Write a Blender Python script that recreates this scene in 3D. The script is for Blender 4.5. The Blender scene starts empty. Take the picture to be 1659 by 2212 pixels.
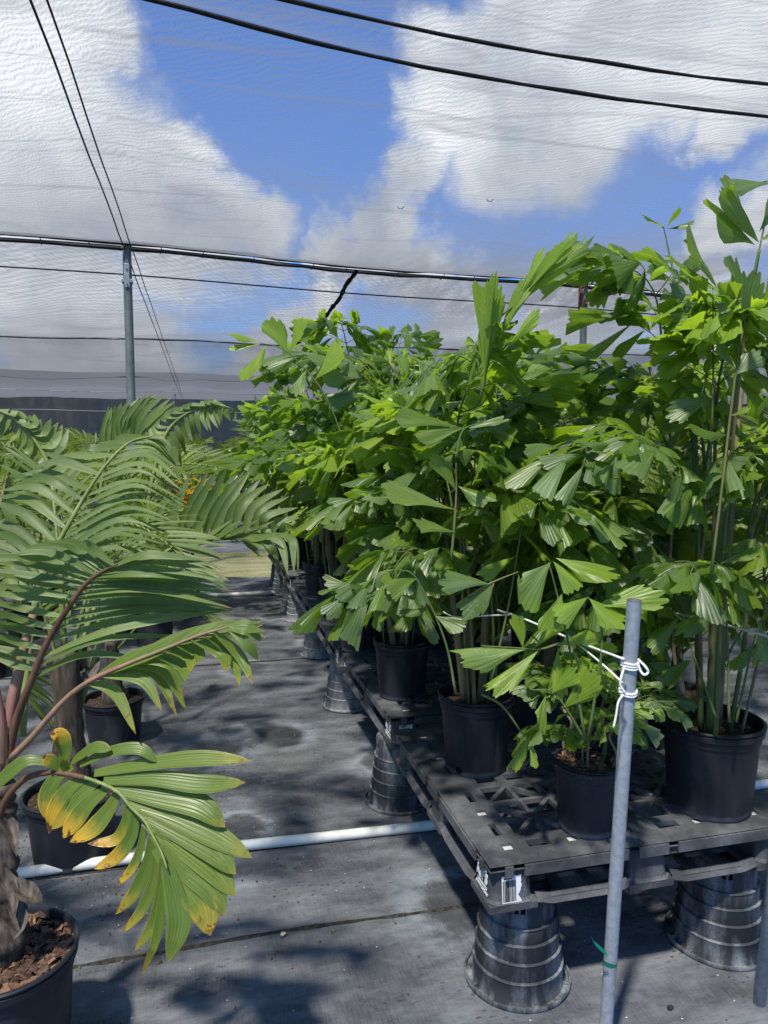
import bpy, math, random
import numpy as np
from mathutils import Vector, Matrix, noise
R = math.radians
random.seed(7)
V = Vector

# ------------------------------------------------------------------ camera
scene = bpy.context.scene
col = scene.collection
CAM_YAW, CAM_PITCH, CAM_H = R(14), R(5.3), 1.66
cam_d = bpy.data.cameras.new("camera")
cam = bpy.data.objects.new("camera", cam_d)
col.objects.link(cam)
cam.location = (0, 0, CAM_H)
cam.rotation_euler = (R(90) - CAM_PITCH, 0, -CAM_YAW)
cam_d.sensor_fit = 'VERTICAL'
cam_d.sensor_height = 36
cam_d.lens = 36 * 1600 / 2212
cam_d.clip_end = 1500
cam_d.clip_start = 0.05
scene.camera = cam

# measuring helpers: sight line through a point of the photograph, met with a plane or a distance
def ray(px, py):
    u = (px - 829.5) / 1600; v = (py - 1106) / 1600
    f = math.cos(CAM_PITCH) - v * math.sin(CAM_PITCH); d = math.sin(CAM_PITCH) + v * math.cos(CAM_PITCH)
    return V((f * math.sin(CAM_YAW) + u * math.cos(CAM_YAW), f * math.cos(CAM_YAW) - u * math.sin(CAM_YAW), -d))
def at(px, py, z=0.0):
    r = ray(px, py); k = (z - CAM_H) / r.z
    return V((r.x * k, r.y * k, z))
def ad(px, py, d):
    return V((0, 0, CAM_H)) + ray(px, py) * d

# ------------------------------------------------------------------ sun, sky, exposure
SUN_EL = R(62)
SUN_TRAVEL = V((0.62, 0.78, 0)).normalized()          # horizontal direction in which shadows fall
sun_dir = V((-SUN_TRAVEL.x * math.cos(SUN_EL), -SUN_TRAVEL.y * math.cos(SUN_EL), math.sin(SUN_EL)))
sl = bpy.data.lights.new("sun", 'SUN')
sl.energy = 4.1
sl.angle = R(3.2)
sl.color = (1.0, 0.945, 0.85)
so = bpy.data.objects.new("sun", sl)
col.objects.link(so)
so.rotation_euler = sun_dir.to_track_quat('Z', 'Y').to_euler()

world = bpy.data.worlds.new("World")
scene.world = world
world.use_nodes = True
wt = world.node_tree
wt.nodes.clear()
def WN(t, **k):
    n = wt.nodes.new(t)
    for a, b in k.items(): setattr(n, a, b)
    return n
w_out = WN('ShaderNodeOutputWorld'); w_bg = WN('ShaderNodeBackground')
wt.links.new(w_bg.outputs[0], w_out.inputs[0])
w_bg.inputs[1].default_value = 0.13
sky = WN('ShaderNodeTexSky', sky_type='NISHITA', sun_disc=False)
sky.sun_elevation = SUN_EL
sky.sun_rotation = math.atan2(sun_dir.x, sun_dir.y)
sky.air_density = 1.0; sky.dust_density = 0.6; sky.ozone_density = 2.2
tc = WN('ShaderNodeTexCoord')
def wmath(op, a, b=None, c=None, clamp=False):
    n = WN('ShaderNodeMath', operation=op); n.use_clamp = clamp
    for i, x in enumerate((a, b, c)):
        if x is None: continue
        if isinstance(x, (int, float)): n.inputs[i].default_value = x
        else: wt.links.new(x, n.inputs[i])
    return n.outputs[0]
wn1 = WN('ShaderNodeTexNoise'); wn1.inputs['Scale'].default_value = 4.0; wn1.inputs['Detail'].default_value = 7; wn1.inputs['Roughness'].default_value = .62
wt.links.new(tc.outputs['Generated'], wn1.inputs['Vector'])
warp = WN('ShaderNodeVectorMath', operation='MULTIPLY_ADD')
wt.links.new(wn1.outputs['Color'], warp.inputs[0]); warp.inputs[1].default_value = (.26, .26, .26)
wsub = WN('ShaderNodeVectorMath', operation='ADD'); wt.links.new(tc.outputs['Generated'], wsub.inputs[0]); wsub.inputs[1].default_value = (-.13, -.13, -.13)
wt.links.new(wsub.outputs[0], warp.inputs[2])
# cumulus banks: direction (through the photograph) and angular radius
CLOUDS = [(40, 120, 190), (190, 90, 130), (120, 300, 210), (60, 520, 230), (290, 420, 210), (430, 360, 110), (380, 560, 170), (520, 500, 120),
          (150, 700, 210), (300, 800, 130), (60, 880, 170), (590, 690, 95), (690, 620, 90), (560, 800, 140), (395, 690, 50), (720, 520, 90), (800, 500, 90),
          (960, 70, 130), (1060, 170, 190), (1200, 90, 210), (1400, 60, 210), (1600, 60, 200), (960, 260, 130), (1080, 300, 170), (1240, 270, 180), (1420, 190, 160), (1540, 250, 110),
          (900, 380, 90), (850, 470, 90), (920, 570, 110), (1620, 500, 100), (1500, 690, 150), (1250, 760, 170), (1000, 720, 150), (1620, 850, 220),
          (-250, 300, 230), (-500, 700, 260), (1900, 300, 230), (2200, 700, 300), (700, -500, 260), (1500, -500, 260), (-300, -400, 200), (800, -1500, 400)]
prev = None
for (px, py, rr) in CLOUDS:
    d = ray(px, py)
    k = 1.0 / d.length
    dn = WN('ShaderNodeVectorMath', operation='DISTANCE')
    wt.links.new(warp.outputs[0], dn.inputs[0]); dn.inputs[1].default_value = (d * k)[:]
    m = wmath('MULTIPLY_ADD', dn.outputs['Value'], -1.0 / (rr / 1600 * k), 1.0)
    prev = m if prev is None else wmath('MAXIMUM', prev, m)
wn3 = WN('ShaderNodeTexNoise'); wn3.inputs['Scale'].default_value = 1.9; wn3.inputs['Detail'].default_value = 8
wt.links.new(tc.outputs['Generated'], wn3.inputs['Vector'])
field = wmath('ADD', prev, wmath('MULTIPLY_ADD', wn3.outputs[0], .5, -.27))
mask = WN('ShaderNodeMapRange', interpolation_type='SMOOTHSTEP'); wt.links.new(field, mask.inputs[0])
mask.inputs[1].default_value = -0.12; mask.inputs[2].default_value = 0.42
wn2 = WN('ShaderNodeTexNoise'); wn2.inputs['Scale'].default_value = 6.0; wn2.inputs['Detail'].default_value = 6
wt.links.new(warp.outputs[0], wn2.inputs['Vector'])
cr = WN('ShaderNodeValToRGB')
cr.color_ramp.elements[0].position = .3; cr.color_ramp.elements[0].color = (1.8, 2.1, 2.5, 1)
cr.color_ramp.elements[1].position = .68; cr.color_ramp.elements[1].color = (4.7, 4.85, 5.0, 1)
wt.links.new(wn2.outputs[0], cr.inputs[0])
tint = WN('ShaderNodeMix', data_type='RGBA', blend_type='MULTIPLY'); tint.inputs[0].default_value = 1
wt.links.new(sky.outputs[0], tint.inputs[6]); tint.inputs[7].default_value = (.24, .50, .86, 1)
mixc = WN('ShaderNodeMix', data_type='RGBA')
wt.links.new(mask.outputs[0], mixc.inputs[0]); wt.links.new(tint.outputs[2], mixc.inputs[6]); wt.links.new(cr.outputs[0], mixc.inputs[7])
wt.links.new(mixc.outputs[2], w_bg.inputs[0])

scene.view_settings.view_transform = 'Standard'
scene.view_settings.look = 'None'
scene.view_settings.gamma = 1
scene.view_settings.exposure = 1.0
scene.cycles.use_denoising = True
scene.cycles.max_bounces = 8
scene.cycles.transparent_max_bounces = 16
scene.cycles.transmission_bounces = 6

# ------------------------------------------------------------------ materials
class NT:
    def __init__(s, name):
        s.m = bpy.data.materials.new(name); s.m.use_nodes = True
        s.t = s.m.node_tree; s.t.nodes.clear()
        s.out = s.n('ShaderNodeOutputMaterial')
    def n(s, ty, **k):
        x = s.t.nodes.new(ty)
        for a, b in k.items(): setattr(x, a, b)
        return x
    def l(s, a, b): s.t.links.new(a, b)
    def set(s, sock, x):
        if isinstance(x, (int, float)): sock.default_value = x
        elif isinstance(x, tuple): sock.default_value = x if len(x) == len(sock.default_value) else tuple(x) + (1,)
        else: s.l(x, sock)
    def math(s, op, a, b=0.0, c=0.0, clamp=False):
        x = s.n('ShaderNodeMath', operation=op); x.use_clamp = clamp
        s.set(x.inputs[0], a); s.set(x.inputs[1], b); s.set(x.inputs[2], c)
        return x.outputs[0]
    def mix(s, f, a, b, bt='MIX'):
        x = s.n('ShaderNodeMix', data_type='RGBA', blend_type=bt)
        s.set(x.inputs[0], f); s.set(x.inputs[6], a); s.set(x.inputs[7], b)
        return x.outputs[2]
    def rng(s, v, a, b, c=0.0, d=1.0, smooth=False):
        x = s.n('ShaderNodeMapRange'); 
        if smooth: x.interpolation_type = 'SMOOTHSTEP'
        s.set(x.inputs[0], v)
        for i, q in enumerate((a, b, c, d)): s.set(x.inputs[i + 1], q)
        return x.outputs[0]
    def noise(s, scale, detail=4, rough=.5, vec=None, dist=0.0):
        x = s.n('ShaderNodeTexNoise'); x.inputs['Scale'].default_value = scale; x.inputs['Detail'].default_value = detail
        x.inputs['Roughness'].default_value = rough; x.inputs['Distortion'].default_value = dist
        s.l(vec if vec is not None else s.obj(), x.inputs['Vector'])
        return x.outputs[0]
    def wave(s, scale, dist, detail, dscale, vec, direction='X'):
        x = s.n('ShaderNodeTexWave', bands_direction=direction)
        x.inputs['Scale'].default_value = scale; x.inputs['Distortion'].default_value = dist
        x.inputs['Detail'].default_value = detail; x.inputs['Detail Scale'].default_value = dscale
        s.l(vec, x.inputs['Vector'])
        return x.outputs[1]
    def obj(s):
        if not hasattr(s, '_tc'): s._tc = s.n('ShaderNodeTexCoord')
        return s._tc.outputs['Object']
    def uv(s):
        s.obj(); return s._tc.outputs['UV']
    def pos(s):
        if not hasattr(s, '_g'): s._g = s.n('ShaderNodeNewGeometry')
        return s._g.outputs['Position']
    def mapv(s, vec, scale=(1, 1, 1), rot=(0, 0, 0)):
        x = s.n('ShaderNodeMapping'); x.inputs['Scale'].default_value = scale; x.inputs['Rotation'].default_value = rot
        s.l(vec, x.inputs[0]); return x.outputs[0]
    def bump(s, h, st=.3, d=.01):
        x = s.n('ShaderNodeBump'); x.inputs['Strength'].default_value = st; x.inputs['Distance'].default_value = d
        s.l(h, x.inputs['Height']); return x.outputs[0]
    def pbsdf(s, color, rough=.5, spec=.5, bump=None, metal=0.0):
        x = s.n('ShaderNodeBsdfPrincipled')
        s.set(x.inputs['Base Color'], color); s.set(x.inputs['Roughness'], rough)
        x.inputs['Specular IOR Level'].default_value = spec; x.inputs['Metallic'].default_value = metal
        if bump is not None: s.l(bump, x.inputs['Normal'])
        return x.outputs[0]
    def done(s, sh):
        s.l(sh, s.out.inputs[0]); return s.m

def leaf_mat(name, dark, light, back, tip=0.0, spots=0.0, rough=.38, trans=.42, stripe_n=9, sheen=0.5):
    N = NT(name)
    at_ = N.n('ShaderNodeVertexColor', layer_name='rnd')
    sp = N.n('ShaderNodeSeparateColor'); N.l(at_.outputs[0], sp.inputs[0])
    rnd, age = sp.outputs[0], sp.outputs[1]
    uvs = N.n('ShaderNodeSeparateXYZ'); N.l(N.uv(), uvs.inputs[0])
    oi = N.n('ShaderNodeObjectInfo')
    c = N.mix(N.math('MULTIPLY_ADD', N.math('POWER', rnd, 1.8), .75, N.math('MULTIPLY', oi.outputs['Random'], .25)), dark, light)
    nz = N.noise(9, 4, .6, N.pos())
    c = N.mix(N.rng(nz, .35, .7), c, N.mix(.5, c, light))
    if spots:
        bl = N.math('MULTIPLY', N.math('GREATER_THAN', N.math('FRACT', N.math('MULTIPLY', rnd, 7.31)), .62), N.rng(N.noise(5, 4, .6, N.pos()), .38, .62, .15, .75))
        c = N.mix(bl, c, (.20, .28, .13))  # dusty bloom on some leaflets, with pale sheen put into the colour
        c = N.mix(N.math('GREATER_THAN', N.math('FRACT', N.math('MULTIPLY', rnd, 13.7)), .82), c, N.mix(.55, c, (.22, .30, .03)))
    # long veins
    st = N.math('SINE', N.math('MULTIPLY', uvs.outputs[0], stripe_n * 6.283))
    vn = N.noise(1, 3, .7, N.mapv(N.uv(), (stripe_n * 4.3, 1.2, 1)))
    c = N.mix(N.rng(st, .3, 1, 0, .10), c, back, 'MIX')
    c = N.mix(N.rng(vn, .35, .7, 0, .55), c, N.mix(.5, dark, light, 'MIX') if False else tuple(x * .62 for x in dark))
    edge = N.math('ABSOLUTE', N.math('SUBTRACT', uvs.outputs[0], .5))
    if tip: c = N.mix(N.rng(edge, .465, .495, 0, .55), c, (.26, .22, .06))
    # yellowing with age, strongest at the tip
    nz2 = N.noise(22, 3, .6, N.pos())
    am = N.math('MULTIPLY', age, N.rng(N.math('ADD', N.math('MULTIPLY_ADD', age, .5, -.32), N.math('ADD', uvs.outputs[1], N.math('MULTIPLY_ADD', N.math('ADD', N.math('MULTIPLY', nz2, .5), N.math('MULTIPLY', N.noise(1, 3, .7, N.mapv(N.uv(), (9, 2.2, 1))), .5)), 1.2, -.6))),   .66, 1.02))
    c = N.mix(am, c, N.mix(N.noise(28, 2, .5, N.pos()), (.62, .46, .02), (.50, .20, .012)))
    br = N.math('MULTIPLY', age, N.rng(N.math('ADD', uvs.outputs[1], N.math('MULTIPLY_ADD', N.noise(34, 3, .6, N.pos()), 1.3, -.65)), .93, 1.0))
    c = N.mix(br, c, (.07, .03, .012))
    if tip:
        tp = N.rng(N.math('ADD', uvs.outputs[1], N.math('MULTIPLY_ADD', nz2, .1, -.05)), .955, .995, 0, tip)
        c = N.mix(tp, c, (.30, .14, .02))
    r = rough
    if spots:
        vo = N.n('ShaderNodeTexVoronoi'); vo.inputs['Scale'].default_value = 85; N.l(N.pos(), vo.inputs[0])
        sm = N.math('MULTIPLY', N.rng(vo.outputs['Distance'], .28, .12), N.rng(N.noise(6, 3, .5, N.pos()), .5, .62, 0, spots))
        c = N.mix(sm, c, (.42, .48, .38))
    bp = N.bump(N.math('ADD', st, vn), .22, .002)
    b1 = N.pbsdf(c, r, sheen, bp)
    tr = N.n('ShaderNodeBsdfTranslucent')
    tcx = N.mix(.55, N.mix(1.0, c, (2.2, 2.5, .7), 'MULTIPLY'), back)
    N.l(N.mix(am, tcx, (.6, .33, .02)), tr.inputs[0])
    ms = N.n('ShaderNodeMixShader'); ms.inputs[0].default_value = trans
    N.l(b1, ms.inputs[1]); N.l(tr.outputs[0], ms.inputs[2])
    return N.done(ms.outputs[0])

M = {}
M['palm_leaf'] = leaf_mat('palm_leaf', (.08, .14, .028), (.23, .31, .09), (.30, .42, .05), tip=.8, rough=.42, trans=.34, sheen=.55)
M['palm_leaf_light'] = leaf_mat('palm_leaf_light', (.11, .18, .03), (.21, .29, .05), (.38, .46, .05), tip=.8, rough=.4, trans=.4, sheen=.5)
M['palm_leaf_yellow'] = leaf_mat('palm_leaf_yellow', (.10, .17, .02), (.16, .22, .03), (.25, .34, .03), tip=.8, rough=.36, trans=.28, stripe_n=7)
M['fishtail_leaf'] = leaf_mat('fishtail_leaf', (.024, .066, .012), (.175, .27, .035), (.40, .62, .03), spots=.6, rough=.40, trans=.46, stripe_n=8, sheen=.8)
M['fishtail_young'] = leaf_mat('fishtail_young', (.16, .27, .025), (.30, .42, .05), (.5, .66, .04), spots=.5, rough=.4, trans=.42, stripe_n=8)
M['croton_leaf'] = leaf_mat('croton_leaf', (.45, .22, .01), (.55, .36, .02), (.6, .4, .03), trans=.3)

def stem_mat(name, a, b, c3=None, sc=18):
    N = NT(name)
    z = N.mapv(N.obj(), (1, 1, .12))
    n1 = N.noise(sc * 2, 5, .6, z); n2 = N.noise(5, 3, .5)
    c = N.mix(N.rng(n1, .35, .65), a, b)
    if c3: c = N.mix(N.rng(n2, .45, .65), c, c3)
    return N.done(N.pbsdf(c, .6, .35, N.bump(n1, .6, .004)))
M['rachis_brown'] = stem_mat('rachis_brown', (.075, .035, .02), (.16, .085, .045), (.13, .07, .04))
M['petiole_red'] = stem_mat('petiole_red', (.24, .10, .08), (.34, .19, .14), (.24, .19, .09))
M['rachis_green'] = stem_mat('rachis_green', (.14, .19, .05), (.24, .27, .09))
M['green_stem'] = stem_mat('green_stem', (.05, .09, .025), (.10, .15, .04), (.15, .13, .05))
M['tan_stem'] = stem_mat('tan_stem', (.13, .10, .055), (.24, .19, .10), (.08, .075, .03))
M['fibre_trunk'] = stem_mat('fibre_trunk', (.022, .017, .013), (.12, .095, .07), (.055, .042, .033), 30)

def mat_soil():
    N = NT('potting_mix')
    vo = N.n('ShaderNodeTexVoronoi'); vo.inputs['Scale'].default_value = 60; N.l(N.obj(), vo.inputs[0])
    c = N.mix(N.noise(30, 4), (.02, .013, .009), (.07, .045, .03))
    sp = N.n('ShaderNodeTexVoronoi'); sp.inputs['Scale'].default_value = 130; N.l(N.obj(), sp.inputs[0])
    c = N.mix(N.math('MULTIPLY', N.rng(sp.outputs['Distance'], .25, .15), N.rng(N.noise(40, 2), .55, .6)), c, (.45, .42, .38))
    return N.done(N.pbsdf(c, .9, .2, N.bump(vo.outputs['Distance'], .9, .01)))
M['soil'] = mat_soil()
def mat_bark():
    N = NT('bark_chips')
    oi = N.n('ShaderNodeVertexColor', layer_name='rnd'); s2 = N.n('ShaderNodeSeparateColor'); N.l(oi.outputs[0], s2.inputs[0])
    r = N.n('ShaderNodeValToRGB'); r.color_ramp.elements[0].color = (.03, .016, .01, 1); r.color_ramp.elements[1].color = (.26, .14, .08, 1)
    e = r.color_ramp.elements.new(.6); e.color = (.10, .05, .03, 1)
    N.l(s2.outputs[0], r.inputs[0])
    return N.done(N.pbsdf(N.mix(N.rng(N.noise(60, 3), .4, .7, 0, .5), r.outputs[0], (.2, .13, .09)), .8, .3))
M['bark'] = mat_bark()

def mat_plastic(name, base, dust, amt, rough=.45, ring=False, lo=.45, hi=.72, vert=True, s2=34):
    N = NT(name)
    n1 = N.noise(4, 6, .65); n2 = N.noise(s2, 4, .6, N.mapv(N.obj(), (1, 1, .18) if vert else (1, 1, 1)))
    n3 = N.noise(150, 3, .6)
    f = N.math('MULTIPLY', N.rng(N.math('MULTIPLY_ADD', n2, .5, N.math('MULTIPLY', n1, .5)), lo, hi, 0, amt), N.rng(n3, .3, .6, .45, 1))
    f = N.math('ADD', f, .06)
    if ring:
        xyz = N.n('ShaderNodeSeparateXYZ'); N.l(N.obj(), xyz.inputs[0])
        low = N.rng(N.math('ADD', xyz.outputs[2], N.math('MULTIPLY_ADD', n2, .03, -.015)), .028, .004, 0, .55)
        f = N.math('MAXIMUM', f, low)
    c = N.mix(f, base, dust)
    return N.done(N.pbsdf(c, N.rng(f, 0, 1, rough, .9), .28, N.bump(n3, .25, .001)))
M['pot'] = mat_plastic('black_pot_plastic', (.007, .009, .014), (.17, .19, .22), .26, .40, ring=True, lo=.50, hi=.74, s2=18)
M['pallet'] = mat_plastic('black_pallet_plastic', (.036, .038, .042), (.24, .245, .25), .5, .42, vert=False, lo=.44, hi=.66, s2=11)
M['old_pot'] = mat_plastic('weathered_pot_plastic', (.017, .020, .024), (.36, .39, .41), .85, .6, lo=.46, hi=.68, s2=20)
M['old_pot_white'] = mat_plastic('chalky_pot_plastic', (.07, .078, .085), (.42, .44, .45), .85, .6, lo=.38, hi=.66)

def simple(name, c, rough=.5, spec=.5, metal=0.0, noise_amt=.2, c2=None, sc=20, bump=.1):
    N = NT(name)
    n1 = N.noise(sc, 5, .6)
    cc = N.mix(N.rng(n1, .35, .7, 0, noise_amt if c2 is None else 1), c, c2 or tuple(x * .5 for x in c))
    return N.done(N.pbsdf(cc, rough, spec, N.bump(n1, bump, .003), metal))
M['hole'] = simple('hole_dark', (.004, .004, .004), .9, .1)
M['galv'] = simple('galvanised_steel', (.38, .42, .455), .45, .5, .25, c2=(.25, .28, .31), sc=60)
M['post'] = simple('weathered_grey_post', (.13, .15, .155), .55, .4, .3, c2=(.19, .20, .19), sc=14)
M['rust'] = simple('rusty_steel', (.17, .07, .035), .8, .2, .2, c2=(.09, .05, .035))
M['pvc'] = simple('white_pvc', (.74, .75, .71), .35, .5, 0, c2=(.55, .54, .47), sc=7)
M['rope'] = simple('white_rope', (.78, .78, .74), .8, .2, 0, c2=(.6, .6, .56), sc=150, bump=.5)
M['tape'] = simple('green_tape', (.0, .16, .10), .4, .5, 0, .3)
M['cable'] = simple('black_cable', (.012, .013, .014), .6, .3, 0, .3)
M['seam'] = simple('frayed_seam', (.01, .011, .012), .9, .1, 0, .3, sc=80, bump=.8)
M['white_mark'] = simple('white_print', (.72, .76, .78), .6, .3, 0, c2=(.45, .48, .5), sc=120)
M['label_paper'] = simple('label_paper', (.75, .76, .76), .6, .3, 0, c2=(.6, .6, .6), sc=60)
M['ink'] = simple('black_ink', (.02, .02, .02), .6, .3)
M['insert'] = simple('pale_insert', (.55, .56, .54), .7, .2, 0, c2=(.4, .41, .4), sc=40)
M['stone'] = simple('pale_pebble', (.5, .47, .3), .8, .2)

def mat_net(name, body, t_hi, moire=.16, swirl=False):
    """woven shade cloth: thin black yarns with gaps; the closer one looks along it the fewer gaps stay open"""
    N = NT(name)
    lw = N.n('ShaderNodeNewGeometry')
    dt = N.n('ShaderNodeVectorMath', operation='DOT_PRODUCT'); N.l(lw.outputs['Normal'], dt.inputs[0]); N.l(lw.outputs['Incoming'], dt.inputs[1])
    c = N.math('ABSOLUTE', dt.outputs['Value'])
    t = N.math('POWER', t_hi, N.math('DIVIDE', 1.0, N.math('ADD', c, .10)))
    p = lw.outputs['Position']
    if swirl:
        w1 = N.wave(1.9, 9, 1.5, .55, N.mapv(p, (1, 1, 1), (0, 0, .5)), 'Y')
        w2 = N.wave(3.4, 12, 2, .6, N.mapv(p, (1.3, .8, 1), (0, 0, -.7)), 'Y')
        w3 = N.wave(9, 12, 2, .9, N.mapv(p, (1, 1, 1), (0, 0, .15)), 'Y')
    else:
        w1 = N.wave(6, 15, 2, .5, N.mapv(p, (1, 1, 1), (0, 0, .5)), 'Y')
        w2 = N.wave(13, 18, 2, .6, N.mapv(p, (1, 1, 1), (0, 0, -.6)), 'X')
        w3 = N.wave(20, 12, 2, .7, N.mapv(p, (1, 1, 1), (0, 0, .15)), 'Y')
    w = N.math('ADD', N.math('MULTIPLY', w1, .4), N.math('ADD', N.math('MULTIPLY', w2, .35), N.math('MULTIPLY', w3, .25)))
    big = N.noise(.3, 4, .6, p)
    fac = N.math('MULTIPLY_ADD', N.math('SUBTRACT', w, .5), moire * 2, N.rng(big, .3, .7, .9, 1.05))
    for (rz, sx_, sy_, amp, wd) in ((.62, .16, 1.1, .30, .012), (-.08, .10, 1.0, .36, .008), (1.1, .12, .8, .24, .010)):
        fold = N.noise(1.0, 2, .5, N.mapv(p, (sx_, sy_, 1), (0, 0, rz)), .3)
        fac = N.math('MULTIPLY', fac, N.rng(N.math('ABSOLUTE', N.math('SUBTRACT', fold, .5)), .0, wd, 1 - amp, 1.0))
    ga = N.n('ShaderNodeVertexColor', layer_name='rnd'); gs = N.n('ShaderNodeSeparateColor'); N.l(ga.outputs[0], gs.inputs[0])
    stk = N.noise(1, 4, .6, N.mapv(p, (3.2, .7, 1), (0, 0, -.75)))
    fac = N.math('MULTIPLY', fac, N.math('SUBTRACT', 1.0, N.math('MULTIPLY', gs.outputs[0], N.rng(stk, .34, .56, .1, .95))))
    t2 = N.math('MULTIPLY', t, fac, clamp=True)
    tb = N.n('ShaderNodeBsdfTransparent')
    di = N.n('ShaderNodeBsdfDiffuse'); di.inputs[0].default_value = body + (1,)
    tl = N.n('ShaderNodeBsdfTranslucent'); tl.inputs[0].default_value = tuple(x * 1.3 for x in body) + (1,)
    m1 = N.n('ShaderNodeMixShader'); m1.inputs[0].default_value = .7; N.l(di.outputs[0], m1.inputs[1]); N.l(tl.outputs[0], m1.inputs[2])
    m2 = N.n('ShaderNodeMixShader'); N.l(t2, m2.inputs[0]); N.l(m1.outputs[0], m2.inputs[1]); N.l(tb.outputs[0], m2.inputs[2])
    return N.done(m2.outputs[0])
M['net'] = mat_net('shade_net', (.12, .124, .13), .75, .42)
M['net_swirl'] = mat_net('shade_net_moire', (.12, .124, .13), .74, .55, True)
M['net_dark'] = mat_net('heavy_shade_net', (.09, .093, .10), .47, .2)
M['net_wall'] = mat_net('dark_shade_net', (.06, .06, .062), .03, .05)

STAINS = [(at(px, py).x, at(px, py).y, r) for px, py, r in ((1000, 1945, .15), (470, 1617, .14), (520, 1785, .09), (830, 1640, .13), (590, 1330, .12))]
def mat_ground():
    N = NT('woven_ground_cloth')
    p = N.obj()
    n1 = N.noise(1.15, 7, .62, p, .4); n2 = N.noise(5.5, 7, .7, N.mapv(p, (.62, 1.35, 1))); n3 = N.noise(60, 3, .6, p)
    weave = N.noise(1, 2, .7, N.mapv(p, (190, 12, 1)))
    weave2 = N.noise(1, 2, .7, N.mapv(p, (14, 150, 1)))
    c = N.mix(N.rng(weave, .3, .7), (.044, .047, .052), (.086, .091, .099))
    dust = N.math('MULTIPLY', N.rng(N.math('MULTIPLY_ADD', n2, .6, N.math('MULTIPLY', n1, .4)),   .43, .63), N.rng(weave2, .3, .6, .6, 1))
    c = N.mix(N.math('MULTIPLY', dust, .8), c, (.225, .235, .25))
    # chalky rings left by pots, with dark wet centres
    vo = N.n('ShaderNodeTexVoronoi'); vo.inputs['Scale'].default_value = 1.35; vo.inputs['Randomness'].default_value = .8
    dv = N.n('ShaderNodeVectorMath', operation='ADD'); 
    nn = N.n('ShaderNodeTexNoise'); nn.inputs['Scale'].default_value = 4; N.l(p, nn.inputs['Vector'])
    sc = N.n('ShaderNodeVectorMath', operation='SCALE'); N.l(nn.outputs['Color'], sc.inputs[0]); sc.inputs['Scale'].default_value = .12
    N.l(p, dv.inputs[0]); N.l(sc.outputs[0], dv.inputs[1]); N.l(dv.outputs[0], vo.inputs[0])
    dd = vo.outputs['Distance']
    ringm = N.math('MULTIPLY', N.rng(dd, .21, .29, 0, 1, True), N.rng(dd, .40, .30, 0, 1, True))
    gate = N.rng(N.noise(1.4, 2, .5, p), .5, .6)
    c = N.mix(N.math('MULTIPLY', N.math('MULTIPLY', ringm, gate), N.rng(n2, .3, .7, .1, .75)), c, (.30, .34, .38))
    wet = N.math('MULTIPLY', N.rng(dd, .26, .18, 0, .6, True), gate)
    c = N.mix(wet, c, (.014, .015, .017))
    pz = N.n('ShaderNodeVectorMath', operation='ADD'); N.l(p, pz.inputs[0])
    ns = N.n('ShaderNodeTexNoise'); ns.inputs['Scale'].default_value = 7; ns.inputs['Detail'].default_value = 5; N.l(p, ns.inputs['Vector'])
    nv = N.n('ShaderNodeVectorMath', operation='MULTIPLY_ADD'); N.l(ns.outputs['Color'], nv.inputs[0]); nv.inputs[1].default_value = (.24, .20, 0); nv.inputs[2].default_value = (-.12, -.10, 0)
    N.l(nv.outputs[0], pz.inputs[1])
    for (sx_, sy_, sr) in STAINS:
        ds = N.n('ShaderNodeVectorMath', operation='DISTANCE'); N.l(pz.outputs[0], ds.inputs[0]); ds.inputs[1].default_value = (sx_, sy_, -.004)
        dv_ = ds.outputs['Value']
        halo = N.math('MULTIPLY', N.rng(dv_, sr, sr * 1.25, 0, 1, True), N.rng(dv_, sr * 2.1, sr * 1.2, 0, 1, True))
        c = N.mix(N.math('MULTIPLY', halo, N.rng(n2, .35, .65, .0, .7)), c, (.27, .31, .345))
        c = N.mix(N.rng(dv_, sr * 1.15, sr * .7, 0, .5, True), c, (.017, .019, .022))
    # dark drip specks
    v2 = N.n('ShaderNodeTexVoronoi'); v2.inputs['Scale'].default_value = 42; N.l(N.mapv(p, (.6, 1.3, 1)), v2.inputs[0])
    c = N.mix(N.math('MULTIPLY', N.rng(v2.outputs['Distance'], .3, .16), N.rng(N.noise(2.1, 3, .6, p), .48, .62, 0, .7)), c, (.016, .018, .02))
    # perlite crumbs
    v3 = N.n('ShaderNodeTexVoronoi'); v3.inputs['Scale'].default_value = 30; N.l(p, v3.inputs[0])
    wn = N.n('ShaderNodeTexWhiteNoise'); N.l(v3.outputs['Position'], wn.inputs[0])
    c = N.mix(N.math('MULTIPLY', N.rng(v3.outputs['Distance'], .09, .06), N.math('GREATER_THAN', wn.outputs[0], .80)), c, (.55, .56, .52))
    # earthy stain
    es = N.rng(N.noise(.75, 5, .6, N.mapv(p, (1, 1, 1))), .56, .72, 0, .5)
    c = N.mix(es, c, (.13, .12, .085))
    rough = N.rng(wet, 0, .6, .72, .4)
    h = N.math('ADD', N.math('MULTIPLY', weave, .5), N.math('MULTIPLY', n2, 1.5))
    return N.done(N.pbsdf(c, rough, .35, N.bump(h, .5, .006)))
M['ground'] = mat_ground()
def mat_verge():
    N = NT('mossy_grit')
    n = N.noise(3, 6, .7, N.mapv(N.obj(), (.3, 1.5, 1))); n2 = N.noise(40, 4, .7)
    c = N.mix(N.rng(n, .35, .65), (.13, .135, .05), (.30, .28, .15))
    c = N.mix(N.rng(n2, .55, .7), c, (.45, .43, .33))
    return N.done(N.pbsdf(c, .95, .2, N.bump(n2, .8, .02)))
M['verge'] = mat_verge()
M['earth'] = simple('earth', (.12, .12, .08), .95, .2, 0, c2=(.08, .10, .05), sc=1.5)
M['dirt'] = simple('dirt_crumbs', (.014, .012, .010), .95, .2, 0, c2=(.06, .055, .045), sc=60)

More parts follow.
